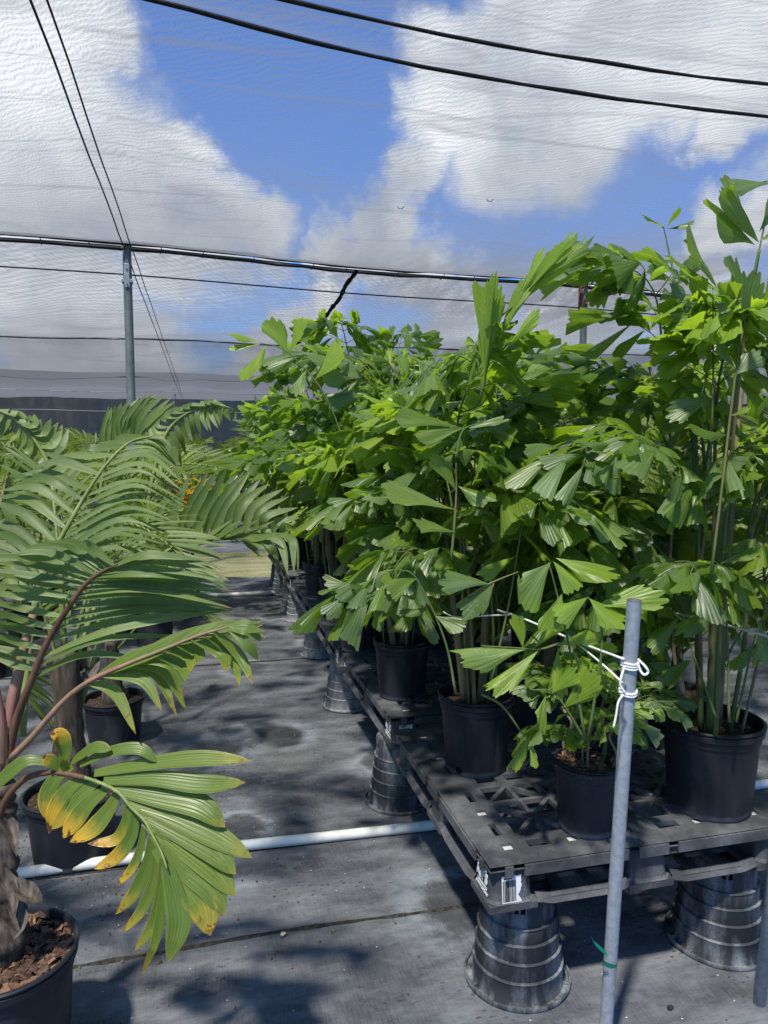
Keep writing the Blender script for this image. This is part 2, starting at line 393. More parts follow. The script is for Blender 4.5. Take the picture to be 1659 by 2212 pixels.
# ------------------------------------------------------------------ mesh tools
class MB:
    def __init__(s): s.v = []; s.f = []; s.uv = []; s.c = []; s.mi = []; s.m = 0
    def add(s, vs, fs, uvs=None, c=(.5, 0)):
        b = len(s.v); s.v += [tuple(x) for x in vs]
        s.uv += uvs if uvs else [(0, 0)] * len(vs)
        s.c += [c] * len(vs)
        s.f += [tuple(b + i for i in f) for f in fs]; s.mi += [s.m] * len(fs)
    def box(s, x0, x1, y0, y1, z0, z1):
        s.add([(x0, y0, z0), (x1, y0, z0), (x1, y1, z0), (x0, y1, z0), (x0, y0, z1), (x1, y0, z1), (x1, y1, z1), (x0, y1, z1)],
              [(0, 3, 2, 1), (4, 5, 6, 7), (0, 1, 5, 4), (1, 2, 6, 5), (2, 3, 7, 6), (3, 0, 4, 7)])
    def tube(s, pts, rads, n=8, caps=True, c=(.5, 0)):
        pts = [V(p) for p in pts]
        if isinstance(rads, (int, float)): rads = [rads] * len(pts)
        vs = []; uvs = []; up = None
        for i, p in enumerate(pts):
            t = (pts[min(i + 1, len(pts) - 1)] - pts[max(i - 1, 0)])
            t = t.normalized() if t.length > 1e-9 else V((0, 0, 1))
            if up is None:
                up = V((0, 0, 1)) if abs(t.z) < .9 else V((1, 0, 0))
            up = (up - t * up.dot(t)).normalized(); sd = t.cross(up)
            for k in range(n):
                a = 2 * math.pi * k / n
                vs.append(p + (up * math.cos(a) + sd * math.sin(a)) * rads[i]); uvs.append((k / n, i / len(pts) * .9))
        fs = []
        for i in range(len(pts) - 1):
            for k in range(n):
                a = i * n + k; b = i * n + (k + 1) % n
                fs.append((a, b, b + n, a + n))
        if caps:
            fs.append(tuple(range(n - 1, -1, -1))); fs.append(tuple((len(pts) - 1) * n + k for k in range(n)))
        s.add(vs, fs, uvs, c)
    def lathe(s, prof, n=48, cx=0, cy=0, mod=None, close=False):
        vs = []
        for (r, z) in prof:
            for k in range(n):
                a = 2 * math.pi * k / n
                rr = r * (mod(a, z) if mod else 1)
                vs.append((cx + rr * math.cos(a), cy + rr * math.sin(a), z))
        fs = [(i * n + k, i * n + (k + 1) % n, (i + 1) * n + (k + 1) % n, (i + 1) * n + k) for i in range(len(prof) - 1) for k in range(n)]
        if close: fs.append(tuple(range(n - 1, -1, -1))); 
        s.add(vs, fs)
    def mesh(s, name, mats, smooth=True, angle=None):
        me = bpy.data.meshes.new(name)
        me.from_pydata(s.v, [], s.f); me.update()
        n = len(me.loops)
        li = np.empty(n, dtype=np.int32); me.loops.foreach_get('vertex_index', li)
        uvl = me.uv_layers.new(name='UVMap'); ua = np.array(s.uv, dtype=np.float32)[li]
        uvl.data.foreach_set('uv', ua.ravel())
        ca = me.color_attributes.new('rnd', 'FLOAT_COLOR', 'POINT')
        cc = np.ones((len(s.v), 4), dtype=np.float32); cc[:, :2] = np.array(s.c, dtype=np.float32); ca.data.foreach_set('color', cc.ravel())
        for m in (mats if isinstance(mats, (list, tuple)) else [mats]): me.materials.append(m)
        me.polygons.foreach_set('material_index', s.mi)
        if smooth: me.polygons.foreach_set('use_smooth', [True] * len(s.f))
        if angle: me.set_sharp_from_angle(angle=R(angle))
        me.update()
        return me

def link(name, me, parent=None, loc=None, rot=None, scale=None):
    o = bpy.data.objects.new(name, me); col.objects.link(o)
    if parent is not None: o.parent = parent
    if loc is not None: o.location = loc
    if rot is not None: o.rotation_euler = rot
    if scale is not None: o.scale = (scale,) * 3 if isinstance(scale, (int, float)) else scale
    return o
def tag(o, label=None, cat=None, group=None, kind=None):
    if label: o['label'] = label
    if cat: o['category'] = cat
    if group: o['group'] = group
    if kind: o['kind'] = kind
    return o
def empty(name, loc=(0, 0, 0), rz=0):
    o = bpy.data.objects.new(name, None); col.objects.link(o); o.location = loc; o.rotation_euler = (0, 0, rz)
    o.empty_display_size = .1
    return o
def copy_tree(o, parent=None):
    c = o.copy(); col.objects.link(c)
    if parent is not None: c.parent = parent
    for ch in o.children: copy_tree(ch, c)
    return c
def bevel(o, w=.006, seg=2):
    m = o.modifiers.new('bevel', 'BEVEL'); m.width = w; m.segments = seg; m.limit_method = 'ANGLE'; m.angle_limit = R(40)
    return o
def spline(pts, n):
    pts = [V(p) for p in pts]; P = [pts[0] * 2 - pts[1]] + pts + [pts[-1] * 2 - pts[-2]]
    out = []
    for k in range(n):
        t = k / (n - 1) * (len(pts) - 1); i = min(int(t), len(pts) - 2); f = t - i
        a, b, c, d = P[i], P[i + 1], P[i + 2], P[i + 3]
        out.append(.5 * ((2 * b) + (c - a) * f + (2 * a - 5 * b + 4 * c - d) * f * f + (3 * b - a - 3 * c + d) * f ** 3))
    return out

# ------------------------------------------------------------------ ground
def sheet(name, x0, x1, y0, y1, z, mat, nx=1, ny=1, kind='structure', wob=0):
    b = MB(); vs = []; 
    for j in range(ny + 1):
        for i in range(nx + 1):
            x = x0 + (x1 - x0) * i / nx; y = y0 + (y1 - y0) * j / ny
            w = wob * (noise.noise(V((x * 1.3, y * .7, 3)))) if j in (0, ny) else 0
            vs.append((x, y + w, z))
    b.add(vs, [(j * (nx + 1) + i, j * (nx + 1) + i + 1, (j + 1) * (nx + 1) + i + 1, (j + 1) * (nx + 1) + i) for j in range(ny) for i in range(nx)])
    return tag(link(name, b.mesh(name, mat, False)), kind=kind)
sheet('ground', -500, 500, -300, 700, -.016, M['earth'])
sheet('ground_cloth', -16, 27, -6, 9.25, -.008, M['ground'], 60, 1, wob=.05)
sheet('ground_cloth', -16, 27, 11.5, 42, -.008, M['ground'], 60, 1, wob=.05)
sheet('mossy_grit_strip', -16, 27, 9.1, 11.65, -.012, M['verge'], 30, 1)
for k, (y0, y1) in enumerate([(-3, 1.98), (2.40, 3.62), (5.62, 7.0)]):
    sheet('ground_cloth', -16, 27, y0, y1, -.004, M['ground'], 120, 1, wob=.03)

# ------------------------------------------------------------------ pots
def pot_parts(r, h, ribs=0, n=72):
    t = r * .82
    def mod(a, z):
        if ribs and .03 < z < h * .8:
            q = (a * ribs / (2 * math.pi)) % 1
            return 1 - .032 * math.exp(-((q - .5) / .07) ** 2)
        return 1
    def rr(z): return t + (r * .955 - t) * z / h
    prof = [(0, .004), (t - .012, .004), (t - .006, 0), (t, .008)] + [(rr(z), z) for z in [h * q for q in (.06, .2, .4, .6, .76, .80)]]
    prof += [(rr(h * .81) + .004, h * .815), (rr(h * .82) + .005, h * .88), (rr(h * .9) + .0055, h * .885), (rr(h) + .009, h * .90), (r + .002, h * .93),
             (r + .003, h * .955), (r - .001, h * .962), (r, h * .97), (r + .004, h * .975), (r + .006, h * .99), (r + .002, h), (r - .005, h), (r - .008, h * .985), (r * .95, h * .86)]
    b = MB(); b.lathe(prof, n, mod=mod)
    return b.mesh('pot', M['pot'], True, 35)
def soil_mesh(r, seed):
    b = MB(); vs = [(0, 0, .01)]; n = 28; m = 6
    for j in range(1, m + 1):
        for k in range(n):
            a = 2 * math.pi * k / n; q = r * j / m
            x, y = q * math.cos(a), q * math.sin(a)
            vs.append((x, y, .012 * noise.noise(V((x * 40, y * 40, seed))) + .012 * (1 - j / m)))
    fs = [(0, 1 + k, 1 + (k + 1) % n) for k in range(n)]
    for j in range(1, m):
        for k in range(n):
            a = 1 + (j - 1) * n + k; c = 1 + (j - 1) * n + (k + 1) % n
            fs.append((a, a + n, c + n, c))
    b.add(vs, fs)
    return b.mesh('soil', M['soil'])
def chips_mesh(r, n, seed, s=.012):
    rs = random.Random(seed); b = MB()
    for _ in range(n):
        a = rs.uniform(0, 6.283); q = r * math.sqrt(rs.random()); c = V((q * math.cos(a), q * math.sin(a), rs.uniform(.004, .02)))
        m = Matrix.Rotation(rs.uniform(0, 6.28), 3, 'Z') @ Matrix.Rotation(rs.gauss(0, .45), 3, 'X') @ Matrix.Rotation(rs.gauss(0, .45), 3, 'Y')
        l, w, h = s * rs.uniform(.6, 1.6), s * rs.uniform(.4, 1), s * rs.uniform(.12, .3)
        vs = []
        for z in (-h, h):
            for (x, y) in ((-l, -w), (l * rs.uniform(.6, 1), -w), (l, w * rs.uniform(.5, 1)), (-l * rs.uniform(.6, 1), w)):
                vs.append(c + m @ V((x, y, z)))
        b.add(vs, [(0, 3, 2, 1), (4, 5, 6, 7), (0, 1, 5, 4), (1, 2, 6, 5), (2, 3, 7, 6), (3, 0, 4, 7)], None, (rs.random() ** 1.3, 0))
    return b.mesh('bark_chips', M['bark'], False)
_hole = None
def add_pot(root, r, h, ribs=0, holes=(), chips=0, seed=0, soil_z=.86):
    p = link('pot', _pc(r, h, ribs), root)
    for a in holes:
        b = MB(); t = r * .82 + .02 * (r * .955 - r * .82) + .0
        rr = t + (r * .955 - t) * .1 + .0015
        z0 = h * .085
        vs = []
        for k in range(12):
            g = 2 * math.pi * k / 12
            aa = a + .0125 / rr * math.cos(g)
            vs.append((rr * math.cos(aa), rr * math.sin(aa), z0 + .0125 * math.sin(g)))
        vs += [(x * .98, y * .98, z) for (x, y, z) in vs]
        b.add(vs, [tuple(range(12))] + [(k, k + 12, (k + 1) % 12 + 12, (k + 1) % 12) for k in range(12)])
        link('drainage_hole', b.mesh('drainage_hole', M['hole'], False), p)
    s = link('soil', _sc(r * .945), root, (0, 0, h * soil_z))
    if chips: tag(link('bark_mulch', chips_mesh(r * .9, chips, seed), root, (0, 0, h * soil_z)), kind='stuff')
    return p
_cache = {}
def _pc(r, h, ribs):
    k = ('p', r, h, ribs)
    if k not in _cache: _cache[k] = pot_parts(r, h, ribs)
    return _cache[k]
def _sc(r):
    k = ('s', r)
    if k not in _cache: _cache[k] = soil_mesh(r, 3)
    return _cache[k]

# ------------------------------------------------------------------ leaves
DOWN = V((0, 0, -1))
def blade(b, base, d, nrm, L, W, droop, rs, segs=7, age=0.0, fold=.35, cols=2, peak=.38, uvx=1, twist=0.0, curl=0.0):
    """strap leaflet: ribbon marching along d, sagging with its own weight, V-folded along the midrib"""
    p = V(base); d = V(d).normalized(); vs = []; uvs = []
    nrm = V(nrm)
    col_ = (rs.random(), age)
    for i in range(segs + 1):
        t = i / segs
        w = cross = d.cross(nrm)
        if w.length < 1e-5: w = V((1, 0, 0))
        w.normalize(); n2 = w.cross(d).normalized()
        if twist: 
            w = (w * math.cos(twist * t) + n2 * math.sin(twist * t)); n2 = w.cross(d).normalized()
        q = (t / peak) ** .55 if t < peak else (max(0, 1 - ((t - peak) / (1 - peak)) ** 1.9)) ** .8
        hw = W * .5 * (.22 + .78 * q if t < peak else q) + .0004
        for c in range(cols + 1):
            x = c / cols * 2 - 1
            off = fold * hw * (1 - abs(x)) * -1 if cols == 2 else (fold * hw * .35 * (-1 if c % 2 else 1) - curl * hw * (abs(x)) ** 2)
            vs.append(p + w * (x * hw) + n2 * off); uvs.append((c / cols * uvx, t))
        step = L / segs
        p = p + d * step
        d = (d + DOWN * droop * (.25 + t * 1.5) * step * 6).normalized()
        nrm = n2
    k = cols + 1
    b.add(vs, [(i * k + c, i * k + c + 1, (i + 1) * k + c + 1, (i + 1) * k + c) for i in range(segs) for c in range(cols)], uvs, col_)

def pinnate(b, pts, up, nl, L, W, a0=70, a1=28, droop=.5, seed=0, t0=.1, r0=.012, r1=.003, vee=.35, age=0.0, prof=None, stem_m=1, leaf_m=0, jit=.06, segs=7, t1=.99, sideL=(1, 1), cols=2, sided=(1, 1)):
    rs = random.Random(seed)
    P = spline(pts, 60)
    b.m = stem_m
    b.tube(P[::3] + [P[-1]], [r0 + (r1 - r0) * i / 20 for i in range(len(P[::3]) + 1)], 7)
    b.m = leaf_m
    up = V(up).normalized()
    for sd in (0, 1):
        sg = 1 if sd else -1
        for i in range(nl):
            t = t0 + (t1 - t0) * (i + .5 * sd * .6) / (nl - .5) if nl > 1 else t1
            t = min(t, 1); f = t * 59; k = min(int(f), 58)
            p = P[k].lerp(P[k + 1], f - k); T = (P[min(k + 2, 59)] - P[max(k - 1, 0)]).normalized()
            U = (up - T * up.dot(T)).normalized(); S = T.cross(U) * sg
            q = (t - t0) / (t1 - t0)
            a = R(a0 + (a1 - a0) * q) + rs.gauss(0, jit)
            vv = vee + rs.gauss(0, jit)
            d = T * math.cos(a) + (S * math.cos(vv) + U * math.sin(vv)) * math.sin(a)
            ll = L * (prof(q) if prof else (.55 + .9 * q if q < .4 else .91 - .6 * (q - .4) ** 1.2)) * rs.uniform(.93, 1.05) * sideL[sd]
            n = (U * math.cos(vv) - S * math.sin(vv))
            ww = W * (.75 + .25 * math.sin(q * 3.14)) * rs.uniform(.88, 1.1)
            if rs.random() > sided[sd]: continue
            ag = age * rs.random() if rs.random() < .8 else age
            blade(b, p, d, n, ll, ww, droop * rs.uniform(.6, 1.4), rs, segs, ag, cols=cols, uvx=1, twist=rs.gauss(0, .25))
    return P

def fish(b, base, d, nrm, L, wide, rs, K=7, age=0.0, rows=4, droop=.3, lop=0.0, cup=None):
    """fishtail leaflet: a pleated wedge fanning out of a point to a ragged, bitten-off end"""
    d = V(d).normalized(); nrm = V(nrm); s = d.cross(nrm)
    if s.length < 1e-5: s = V((1, 0, 0))
    s.normalize(); nrm = s.cross(d).normalized()
    vs = [V(base)]; uvs = [(.5, 0)]
    lens = []
    if cup is None: cup = rs.uniform(-.25, .55)
    for k in range(K + 1):
        x = k / K * 2 - 1
        l = L * (1 - .30 * x * x * (1 if x * lop < 0 else .45) + lop * .28 * x)
        l *= 1 + rs.uniform(-.10, .08) + (.03 if k % 2 else -.03)
        lens.append(l)
    bend = droop * rs.uniform(.5, 1.5)
    ph = rs.uniform(0, 6)
    for r in range(1, rows + 1):
        t = r / rows
        for k in range(K + 1):
            x = k / K * 2 - 1; a = x * wide * (.72 + .28 * t ** .5)
            l = lens[k] * t
            if r < rows: l = l * .985
            dirv = d * math.cos(a) + s * math.sin(a)
            p = V(base) + dirv * l
            p += nrm * ((.019 if k % 2 else -.019) * L * t * (1.0 - .3 * t)) - nrm * cup * L * x * x * t * .5
            p += nrm * .05 * L * math.sin(ph + 3.2 * x + 4 * t) * t
            p += DOWN * bend * L * t * t
            vs.append(p); uvs.append((k / K, t))
    fs = [(0, 1 + k, 2 + k) for k in range(K)]
    for r in range(rows - 1):
        for k in range(K):
            a = 1 + r * (K + 1) + k
            fs.append((a, a + K + 1, a + K + 2, a + 1))
    # ragged teeth on the end
    o = 1 + (rows - 1) * (K + 1)
    for k in range(K):
        m = (vs[o + k] + vs[o + k + 1]) * .5 + (vs[o + k] - V(base)).normalized() * L * rs.uniform(-.01, .07)
        vs.append(m); uvs.append(((k + .5) / K, 1)); fs.append((o + k, len(vs) - 1, o + k + 1))
    b.add(vs, fs, uvs, (rs.random(), age))

def fish_frond(seed, L=.8, LL=.15, nb=6, age=.0, arch=.35, pet=.3, mats=None, wide=(.24, .5)):
    """bipinnate fishtail frond growing along +X"""
    rs = random.Random(seed); b = MB()
    P = spline([(0, 0, 0), (L * .35, 0, L * .16), (L * .7, rs.uniform(-.03, .03), L * .2), (L, rs.uniform(-.05, .05), L * (.2 - arch * .5))], 40)
    b.m = 1
    b.tube(P[::3] + [P[-1]], [.007 - .0055 * i / 14 for i in range(len(P[::3]) + 1)], 6)
    def leaflets(Q, n, l0, t0, rad):
        for i in range(n):
            t = t0 + (1 - t0) * (i / max(1, n - 1)); f = t * (len(Q) - 1); k = min(int(f), len(Q) - 2)
            p = Q[k].lerp(Q[k + 1], f - k); T = (Q[k + 1] - Q[k]).normalized()
            U = V((0, 0, 1)); U = (U - T * U.dot(T)); U = U.normalized() if U.length > .05 else V((1, 0, 0))
            last = i == n - 1
            sg = 1 if i % 2 else -1
            S = T.cross(U) * sg
            a = 0 if last else R(rs.uniform(38, 66))
            lift = rs.gauss(-.05, .38)
            d = T * math.cos(a) + (S * math.cos(lift) + U * math.sin(lift)) * math.sin(a)
            n_ = (U + V((rs.gauss(0, .42), rs.gauss(0, .42), 0))).normalized()
            b.m = 0
            fish(b, p + d * .004, d, n_, l0 * rs.uniform(.72, 1.3) * (1.15 if last else 1), rs.uniform(*wide) * (1.2 if last else 1), rs, K=9,
                 age=age * rs.random(), droop=rs.uniform(.1, .75), lop=sg * rs.uniform(.2, 1.3))
    for i in range(nb):
        t = pet + (1 - pet) * i / nb; f = t * 39; k = int(f); p = P[k].lerp(P[k + 1], f - k); T = (P[k + 1] - P[k]).normalized()
        for sg in (-1, 1):
            S = T.cross(V((0, 0, 1))).normalized() * sg
            a = R(rs.uniform(45, 62)); lb = L * (.36 - .24 * i / nb) * rs.uniform(.8, 1.1)
            d = T * math.cos(a) + (S + V((0, 0, rs.uniform(-.05, .45)))).normalized() * math.sin(a)
            Q = [p + d * lb * q + DOWN * lb * .35 * q * q for q in [j / 7 for j in range(8)]]
            b.m = 1; b.tube(Q, [.0028 - .0015 * j / 7 for j in range(8)], 5)
            leaflets(Q, 6 if i < nb * .35 else (5 if i < nb * .7 else 4), LL * .86 * (1 - .2 * i / nb), .3, .0)
    leaflets(P[int(39 * .82):], 4, LL * .9, .2, 0)
    return b.mesh('frond', mats or [M['fishtail_leaf'], M['green_stem']])
FISH = [fish_frond(100 + i, L, LL, nb, arch=ar) for i, (L, LL, nb, ar) in enumerate(
    [(.62, .155, 4, .3), (.75, .165, 5, .4), (.85, .175, 5, .5), (.7, .185, 4, .15), (.9, .16, 6, .55), (.55, .15, 4, .6)])]
FISH_Y = [fish_frond(200 + i, L, LL, nb, arch=ar, mats=[M['fishtail_young'], M['green_stem']]) for i, (L, LL, nb, ar) in enumerate([(.6, .16, 4, .3), (.5, .15, 3, .5), (.7, .17, 5, .4), (.62, .19, 4, .6)])]

def stem_mesh(pts, r0, r1, mat, n=9, bumps=True):
    P = spline(pts, 16); b = MB()
    rad = [r0 + (r1 - r0) * (i / 15) ** .8 for i in range(16)]
    if bumps: rad = [q * (1.0 + (.08 if i % 3 == 0 else 0)) for i, q in enumerate(rad)]
    b.tube(P, rad, n)
    return b.mesh('stem', mat)

def fishtail_plant(loc, r, h, H, spread, nst, seed, label, ribs=0, holes=(), chips=0, group=None, nf=20, young=.15, lean=(0, 0), rz=0, smin=.62, smax=1.05, low=.1, small=1.0, stem_r=.013, thick=0):
    rs = random.Random(seed)
    root = empty('potted_fishtail_palm', loc, rz)
    tag(root, label, 'potted palm', group)
    add_pot(root, r, h, ribs, holes, chips, seed)
    z0 = h * .84
    stems = []
    for i in range(nst):
        a = i * 2.4 + rs.uniform(-.4, .4); q = r * .62 * math.sqrt((i + .5) / nst)
        hh = H * (rs.uniform(.55, .95) if i else 1.0)
        top = V((math.cos(a) * (q + spread * .42 * rs.uniform(.3, 1)) + lean[0] * hh, math.sin(a) * (q + spread * .42 * rs.uniform(.3, 1)) + lean[1] * hh, z0 + hh * .8))
        pts = [V((math.cos(a) * q, math.sin(a) * q, z0 - .02)), V((math.cos(a) * q * 1.05 + top.x * .22, math.sin(a) * q * 1.05 + top.y * .22, z0 + hh * .3)), top * .6 + V((0, 0, z0 * .4 + hh * .1)), top]
        P = spline(pts, 16); stems.append((P, hh))
        tk = stem_r * (1.9 if i < thick else rs.uniform(.4, .85))
        link('stem', stem_mesh(pts, tk, .005, M['green_stem'] if i % 3 == 2 else M['tan_stem']), root)
    for j in range(nf):
        P, hh = stems[j % nst]
        q = low + (1 - low) * ((j + rs.random()) / nf) ** .75
        k = min(15, max(1, int(q * 15))); p = P[k]
        az = j * 2.399 + rs.uniform(-.5, .5)
        el = R(60) * q ** 1.3 + R(rs.uniform(-12, 14)) if q < .96 else R(rs.uniform(45, 75))
        sc = rs.uniform(smin, smax) * (1.05 - .35 * abs(q - .55)) * small
        yy = rs.random() < young + (.35 if q > .7 else 0)
        me = rs.choice(FISH_Y if yy else FISH)
        link('frond', me, root, p, (rs.uniform(-.35, .35), -el, az), sc)
    return root

# strap-leaved palm fronds (local, along +X) shared by the background palms
def palm_frond_mesh(seed, L=1.0, nl=24, LL=.34, W=.030, age=0, arch=.55, mats=None, vee=.55, droop=.26):
    b = MB()
    pinnate(b, [(0, 0, 0), (L * .3, 0, L * .25), (L * .65, .01, L * .38), (L * .9, .02, L * (.38 - arch * .25)), (L * 1.0, .03, L * (.3 - arch * .4))], (0, 0, 1), nl, LL, W,
            68, 24, droop, seed, t0=.26, r0=.011, r1=.002, vee=vee, age=age, segs=6)
    return b.mesh('frond', mats or [M['palm_leaf'], M['rachis_green']])
PALM = [palm_frond_mesh(300, 1.0), palm_frond_mesh(301, 1.15, 26, .36, .032, 0, .8), palm_frond_mesh(302, .85, 20, .32, .034, .3, .4), palm_frond_mesh(303, .95, 22, .36, .03, 0, 1.0)]
LM = [M['palm_leaf_light'], M['rachis_green']]
ARECA = [palm_frond_mesh(310, 1.1, 34, .34, .016, .2, .7, LM, .6, .35), palm_frond_mesh(311, .95, 30, .3, .017, .0, 1.0, LM, .5, .5), palm_frond_mesh(312, 1.2, 34, .36, .017, .5, .5, LM, .7, .3)]

def trunk_mesh(h, r, seed=0):
    b = MB(); n = 14
    prof = []
    for i in range(15):
        q = i / 14
        rr = r * (1.25 - .35 * q + .45 * math.exp(-((q - .1) / .16) ** 2)) * (1.06 if i % 2 else .97)
        prof.append((rr, h * q))
    b.lathe(prof + [(0.0, h)], n, mod=lambda a, z: 1 + .10 * noise.noise(V((math.cos(a) * 2, math.sin(a) * 2, z * 14 + seed))))
    return b.mesh('trunk', M['fibre_trunk'])
_tr = {}
def palm_plant(loc, label, seed, fr, nf=7, r=.165, h=.3, th=.32, tr=.045, sc=1.0, group='palms in black pots in the left hand rows', name='potted_palm', cat='potted palm', el=(28, 72), stemmat=None, multi=0):
    rs = random.Random(seed)
    root = empty(name, loc, rs.uniform(0, 6.28)); tag(root, label, cat, group)
    add_pot(root, r, h)
    k = (round(th, 2), tr)
    if k not in _tr: _tr[k] = trunk_mesh(th, tr, seed)
    link('trunk', _tr[k], root, (0, 0, h * .84))
    for j in range(nf):
        az = j * 2.399 + rs.uniform(-.35, .35); q = j / max(1, nf - 1)
        e = R(el[0] + (el[1] - el[0]) * q + rs.uniform(-8, 8))
        off = tr * .5
        link('frond', rs.choice(fr), root, (math.cos(az) * off, math.sin(az) * off, h * .84 + th * (.82 + .16 * q)), (rs.uniform(-.3, .3), -e + .35, az), sc * rs.uniform(.8, 1.1))
    return root

# ------------------------------------------------------------------ pallets
PW, PH = 1.05, 0.14        # side, height
PX0 = .775; PZ = .32       # aisle edge of the row; underside height above the ground
def cell(b, outer, inner, zt, zb):
    n = len(outer)
    vs = [(x, y, zt) for x, y in outer] + [(x, y, zt) for x, y in inner] + [(x, y, zb) for x, y in outer] + [(x, y, zb) for x, y in inner]
    fs = []
    for i in range(n):
        j = (i + 1) % n
        fs += [(i, j, n + j, n + i), (n + i, n + j, 3 * n + j, 3 * n + i), (2 * n + j, 2 * n + i, 3 * n + i, 3 * n + j)]
    b.add(vs, fs)
def solid(b, outer, zt, zb):
    n = len(outer)
    b.add([(x, y, zt) for x, y in outer] + [(x, y, zb) for x, y in outer], [tuple(range(n)), tuple(range(2 * n - 1, n - 1, -1))])
def inset_tri(t, w):
    a, b_, c = [V((x, y, 0)) for x, y in t]
    la, lb, lc = (b_ - c).length, (a - c).length, (a - b_).length; s = la + lb + lc
    I = (a * la + b_ * lb + c * lc) / s; area = (b_ - a).cross(c - a).length / 2; ri = 2 * area / s
    f = max(.15, 1 - w / ri)
    return [((I + (p - I) * f).x, (I + (p - I) * f).y) for p in (a, b_, c)]
def pallet_meshes():
    zt, zb = PH, PH - .016
    deck = MB()
    g = [0, .05, .14, .14 + .11, .14 + .22, .14 + .33, .58, .69, .80, .91, 1.0, 1.05]      # grid lines
    n = len(g) - 1
    slots = set()
    inserts = []
    rs = random.Random(5)
    for i in range(n):
        for j in range(n):
            x0, x1, y0, y1 = g[i], g[i + 1], g[j], g[j + 1]
            q = [(x0, y0), (x1, y0), (x1, y1), (x0, y1)]
            inx = 2 <= i <= 4 or 6 <= i <= 8; iny = 2 <= j <= 4 or 6 <= j <= 8
            if inx and iny:
                m = .013
                ii = i - 2 if i < 5 else i - 6; jj = j - 2 if j < 5 else j - 6
                if (ii + jj) % 2 == 0:
                    ts = [[q[0], q[1], q[2]], [q[0], q[2], q[3]]]
                else: ts = [[q[0], q[1], q[3]], [q[1], q[2], q[3]]]
                for t in ts: cell(deck, t, inset_tri(t, .0075), zt, zb)
            elif (i in (1, 9) and j in (1, 3, 7, 9)) or (j in (1, 9) and i in (3, 7)):
                cx, cy = (x0 + x1) / 2, (y0 + y1) / 2; a = .017
                cell(deck, q, [(cx - a, cy - a), (cx + a, cy - a), (cx + a, cy + a), (cx - a, cy + a)], zt, zb); inserts.append((cx, cy))
            elif (i in (1, 9) and j in (2, 4, 6, 8)):
                cx, cy = (x0 + x1) / 2, (y0 + y1) / 2
                cell(deck, q, [(cx - .012, cy - .036), (cx + .012, cy - .036), (cx + .012, cy + .036), (cx - .012, cy + .036)], zt, zb)
            elif (j in (1, 9) and i in (2, 4, 6, 8)) or (i == 5 and (inx or iny)) or (j == 5 and inx):
                cx, cy = (x0 + x1) / 2, (y0 + y1) / 2; a, c = (x1 - x0) * .34, (y1 - y0) * .2
                cell(deck, q, [(cx - a, cy - c), (cx + a, cy - c), (cx + a, cy + c), (cx - a, cy + c)], zt, zb)
            else: solid(deck, q, zt, zb)
    # rolled outer lip with hand holds cut at the corners
    def lip(x0, x1, y0, y1): deck.box(x0, x1, y0, y1, PH - .034, PH - .002)
    w = .007; e = PW
    for a, c in ((.045, .07), (.105, .44), (.475, .575), (.61, .945), (.98, 1.005)):
        lip(a, c, -w, -.0005); lip(a, c, e + .0005, e + w); lip(-w, -.0005, a, c); lip(e + .0005, e + w, a, c)
    blocks = []
    for bx in (0, 1, 2):
        for by in (0, 1, 2):
            cx = (.075, .525, .975)[bx]; cy = (.075, .525, .975)[by]
            b = MB(); s = .068; c = .022
            pts = [(-s + c, -s), (s - c, -s), (s, -s + c), (s, s - c), (s - c, s), (-s + c, s), (-s, s - c), (-s, -s + c)]
            f = .86
            vs = [(x * f, y * f, PH - .0165) for x, y in pts] + [(x, y, .022) for x, y in pts]
            b.add(vs, [(k, k + 8, (k + 1) % 8 + 8, (k + 1) % 8) for k in range(8)] + [tuple(range(7, -1, -1)), tuple(range(8, 16))])
            b.v = [(x, y, z) for (x, y, z) in b.v]
            blocks.append(((cx, cy), b.mesh('block', M['pallet'], False)))
    bot = MB()
    # bottom boards: open frame with windows
    def board(x0, x1, y0, y1, nw, horiz):
        L = (x1 - x0) if horiz else (y1 - y0)
        for k in range(nw):
            a0 = L * k / nw; a1 = L * (k + 1) / nw; m = .018; s = .03
            if horiz:
                q = [(x0 + a0, y0), (x0 + a1, y0), (x0 + a1, y1), (x0 + a0, y1)]; qi = [(x0 + a0 + m, y0 + s), (x0 + a1 - m, y0 + s), (x0 + a1 - m, y1 - s * .7), (x0 + a0 + m, y1 - s * .7)]
            else:
                q = [(x0, y0 + a0), (x1, y0 + a0), (x1, y0 + a1), (x0, y0 + a1)]; qi = [(x0 + s, y0 + a0 + m), (x1 - s * .7, y0 + a0 + m), (x1 - s * .7, y0 + a1 - m), (x0 + s, y0 + a1 - m)]
            cell(bot, q, qi, .017, .003)
    for k in (0, 1, 2):
        c0 = (0, .45, .90)[k]; c1 = c0 + .15
        for s0, s1 in ((.15, .45), (.60, .90)):
            board(s0, s1, c0 + .012, c1 - .012, 3, True); board(c0 + .012, c1 - .012, s0, s1, 3, False)
        for k2 in (0, 1, 2):
            d0 = (0, .45, .90)[k2]
            bot.box(c0, c0 + .15, d0, d0 + .15, -.0, .0205)
    # chamfered rails joining the feet
    def rail(a, c, axis, pos, sgn):
        o = pos; i_ = pos + sgn * .02
        prof = [(o, .004), (i_, .022), (i_ + sgn * .012, .022), (o + sgn * .012, -.006)]
        vs = []
        for q in (a, a + .05, c - .05, c):
            dz = .012 if q in (a, c) else 0
            for (u, z) in prof: vs.append(((q, u, z + dz) if axis == 'x' else (u, q, z + dz)))
        fs = [(s * 4 + k, s * 4 + (k + 1) % 4, s * 4 + 4 + (k + 1) % 4, s * 4 + 4 + k) for s in range(3) for k in range(4)]
        bot.add(vs, fs)
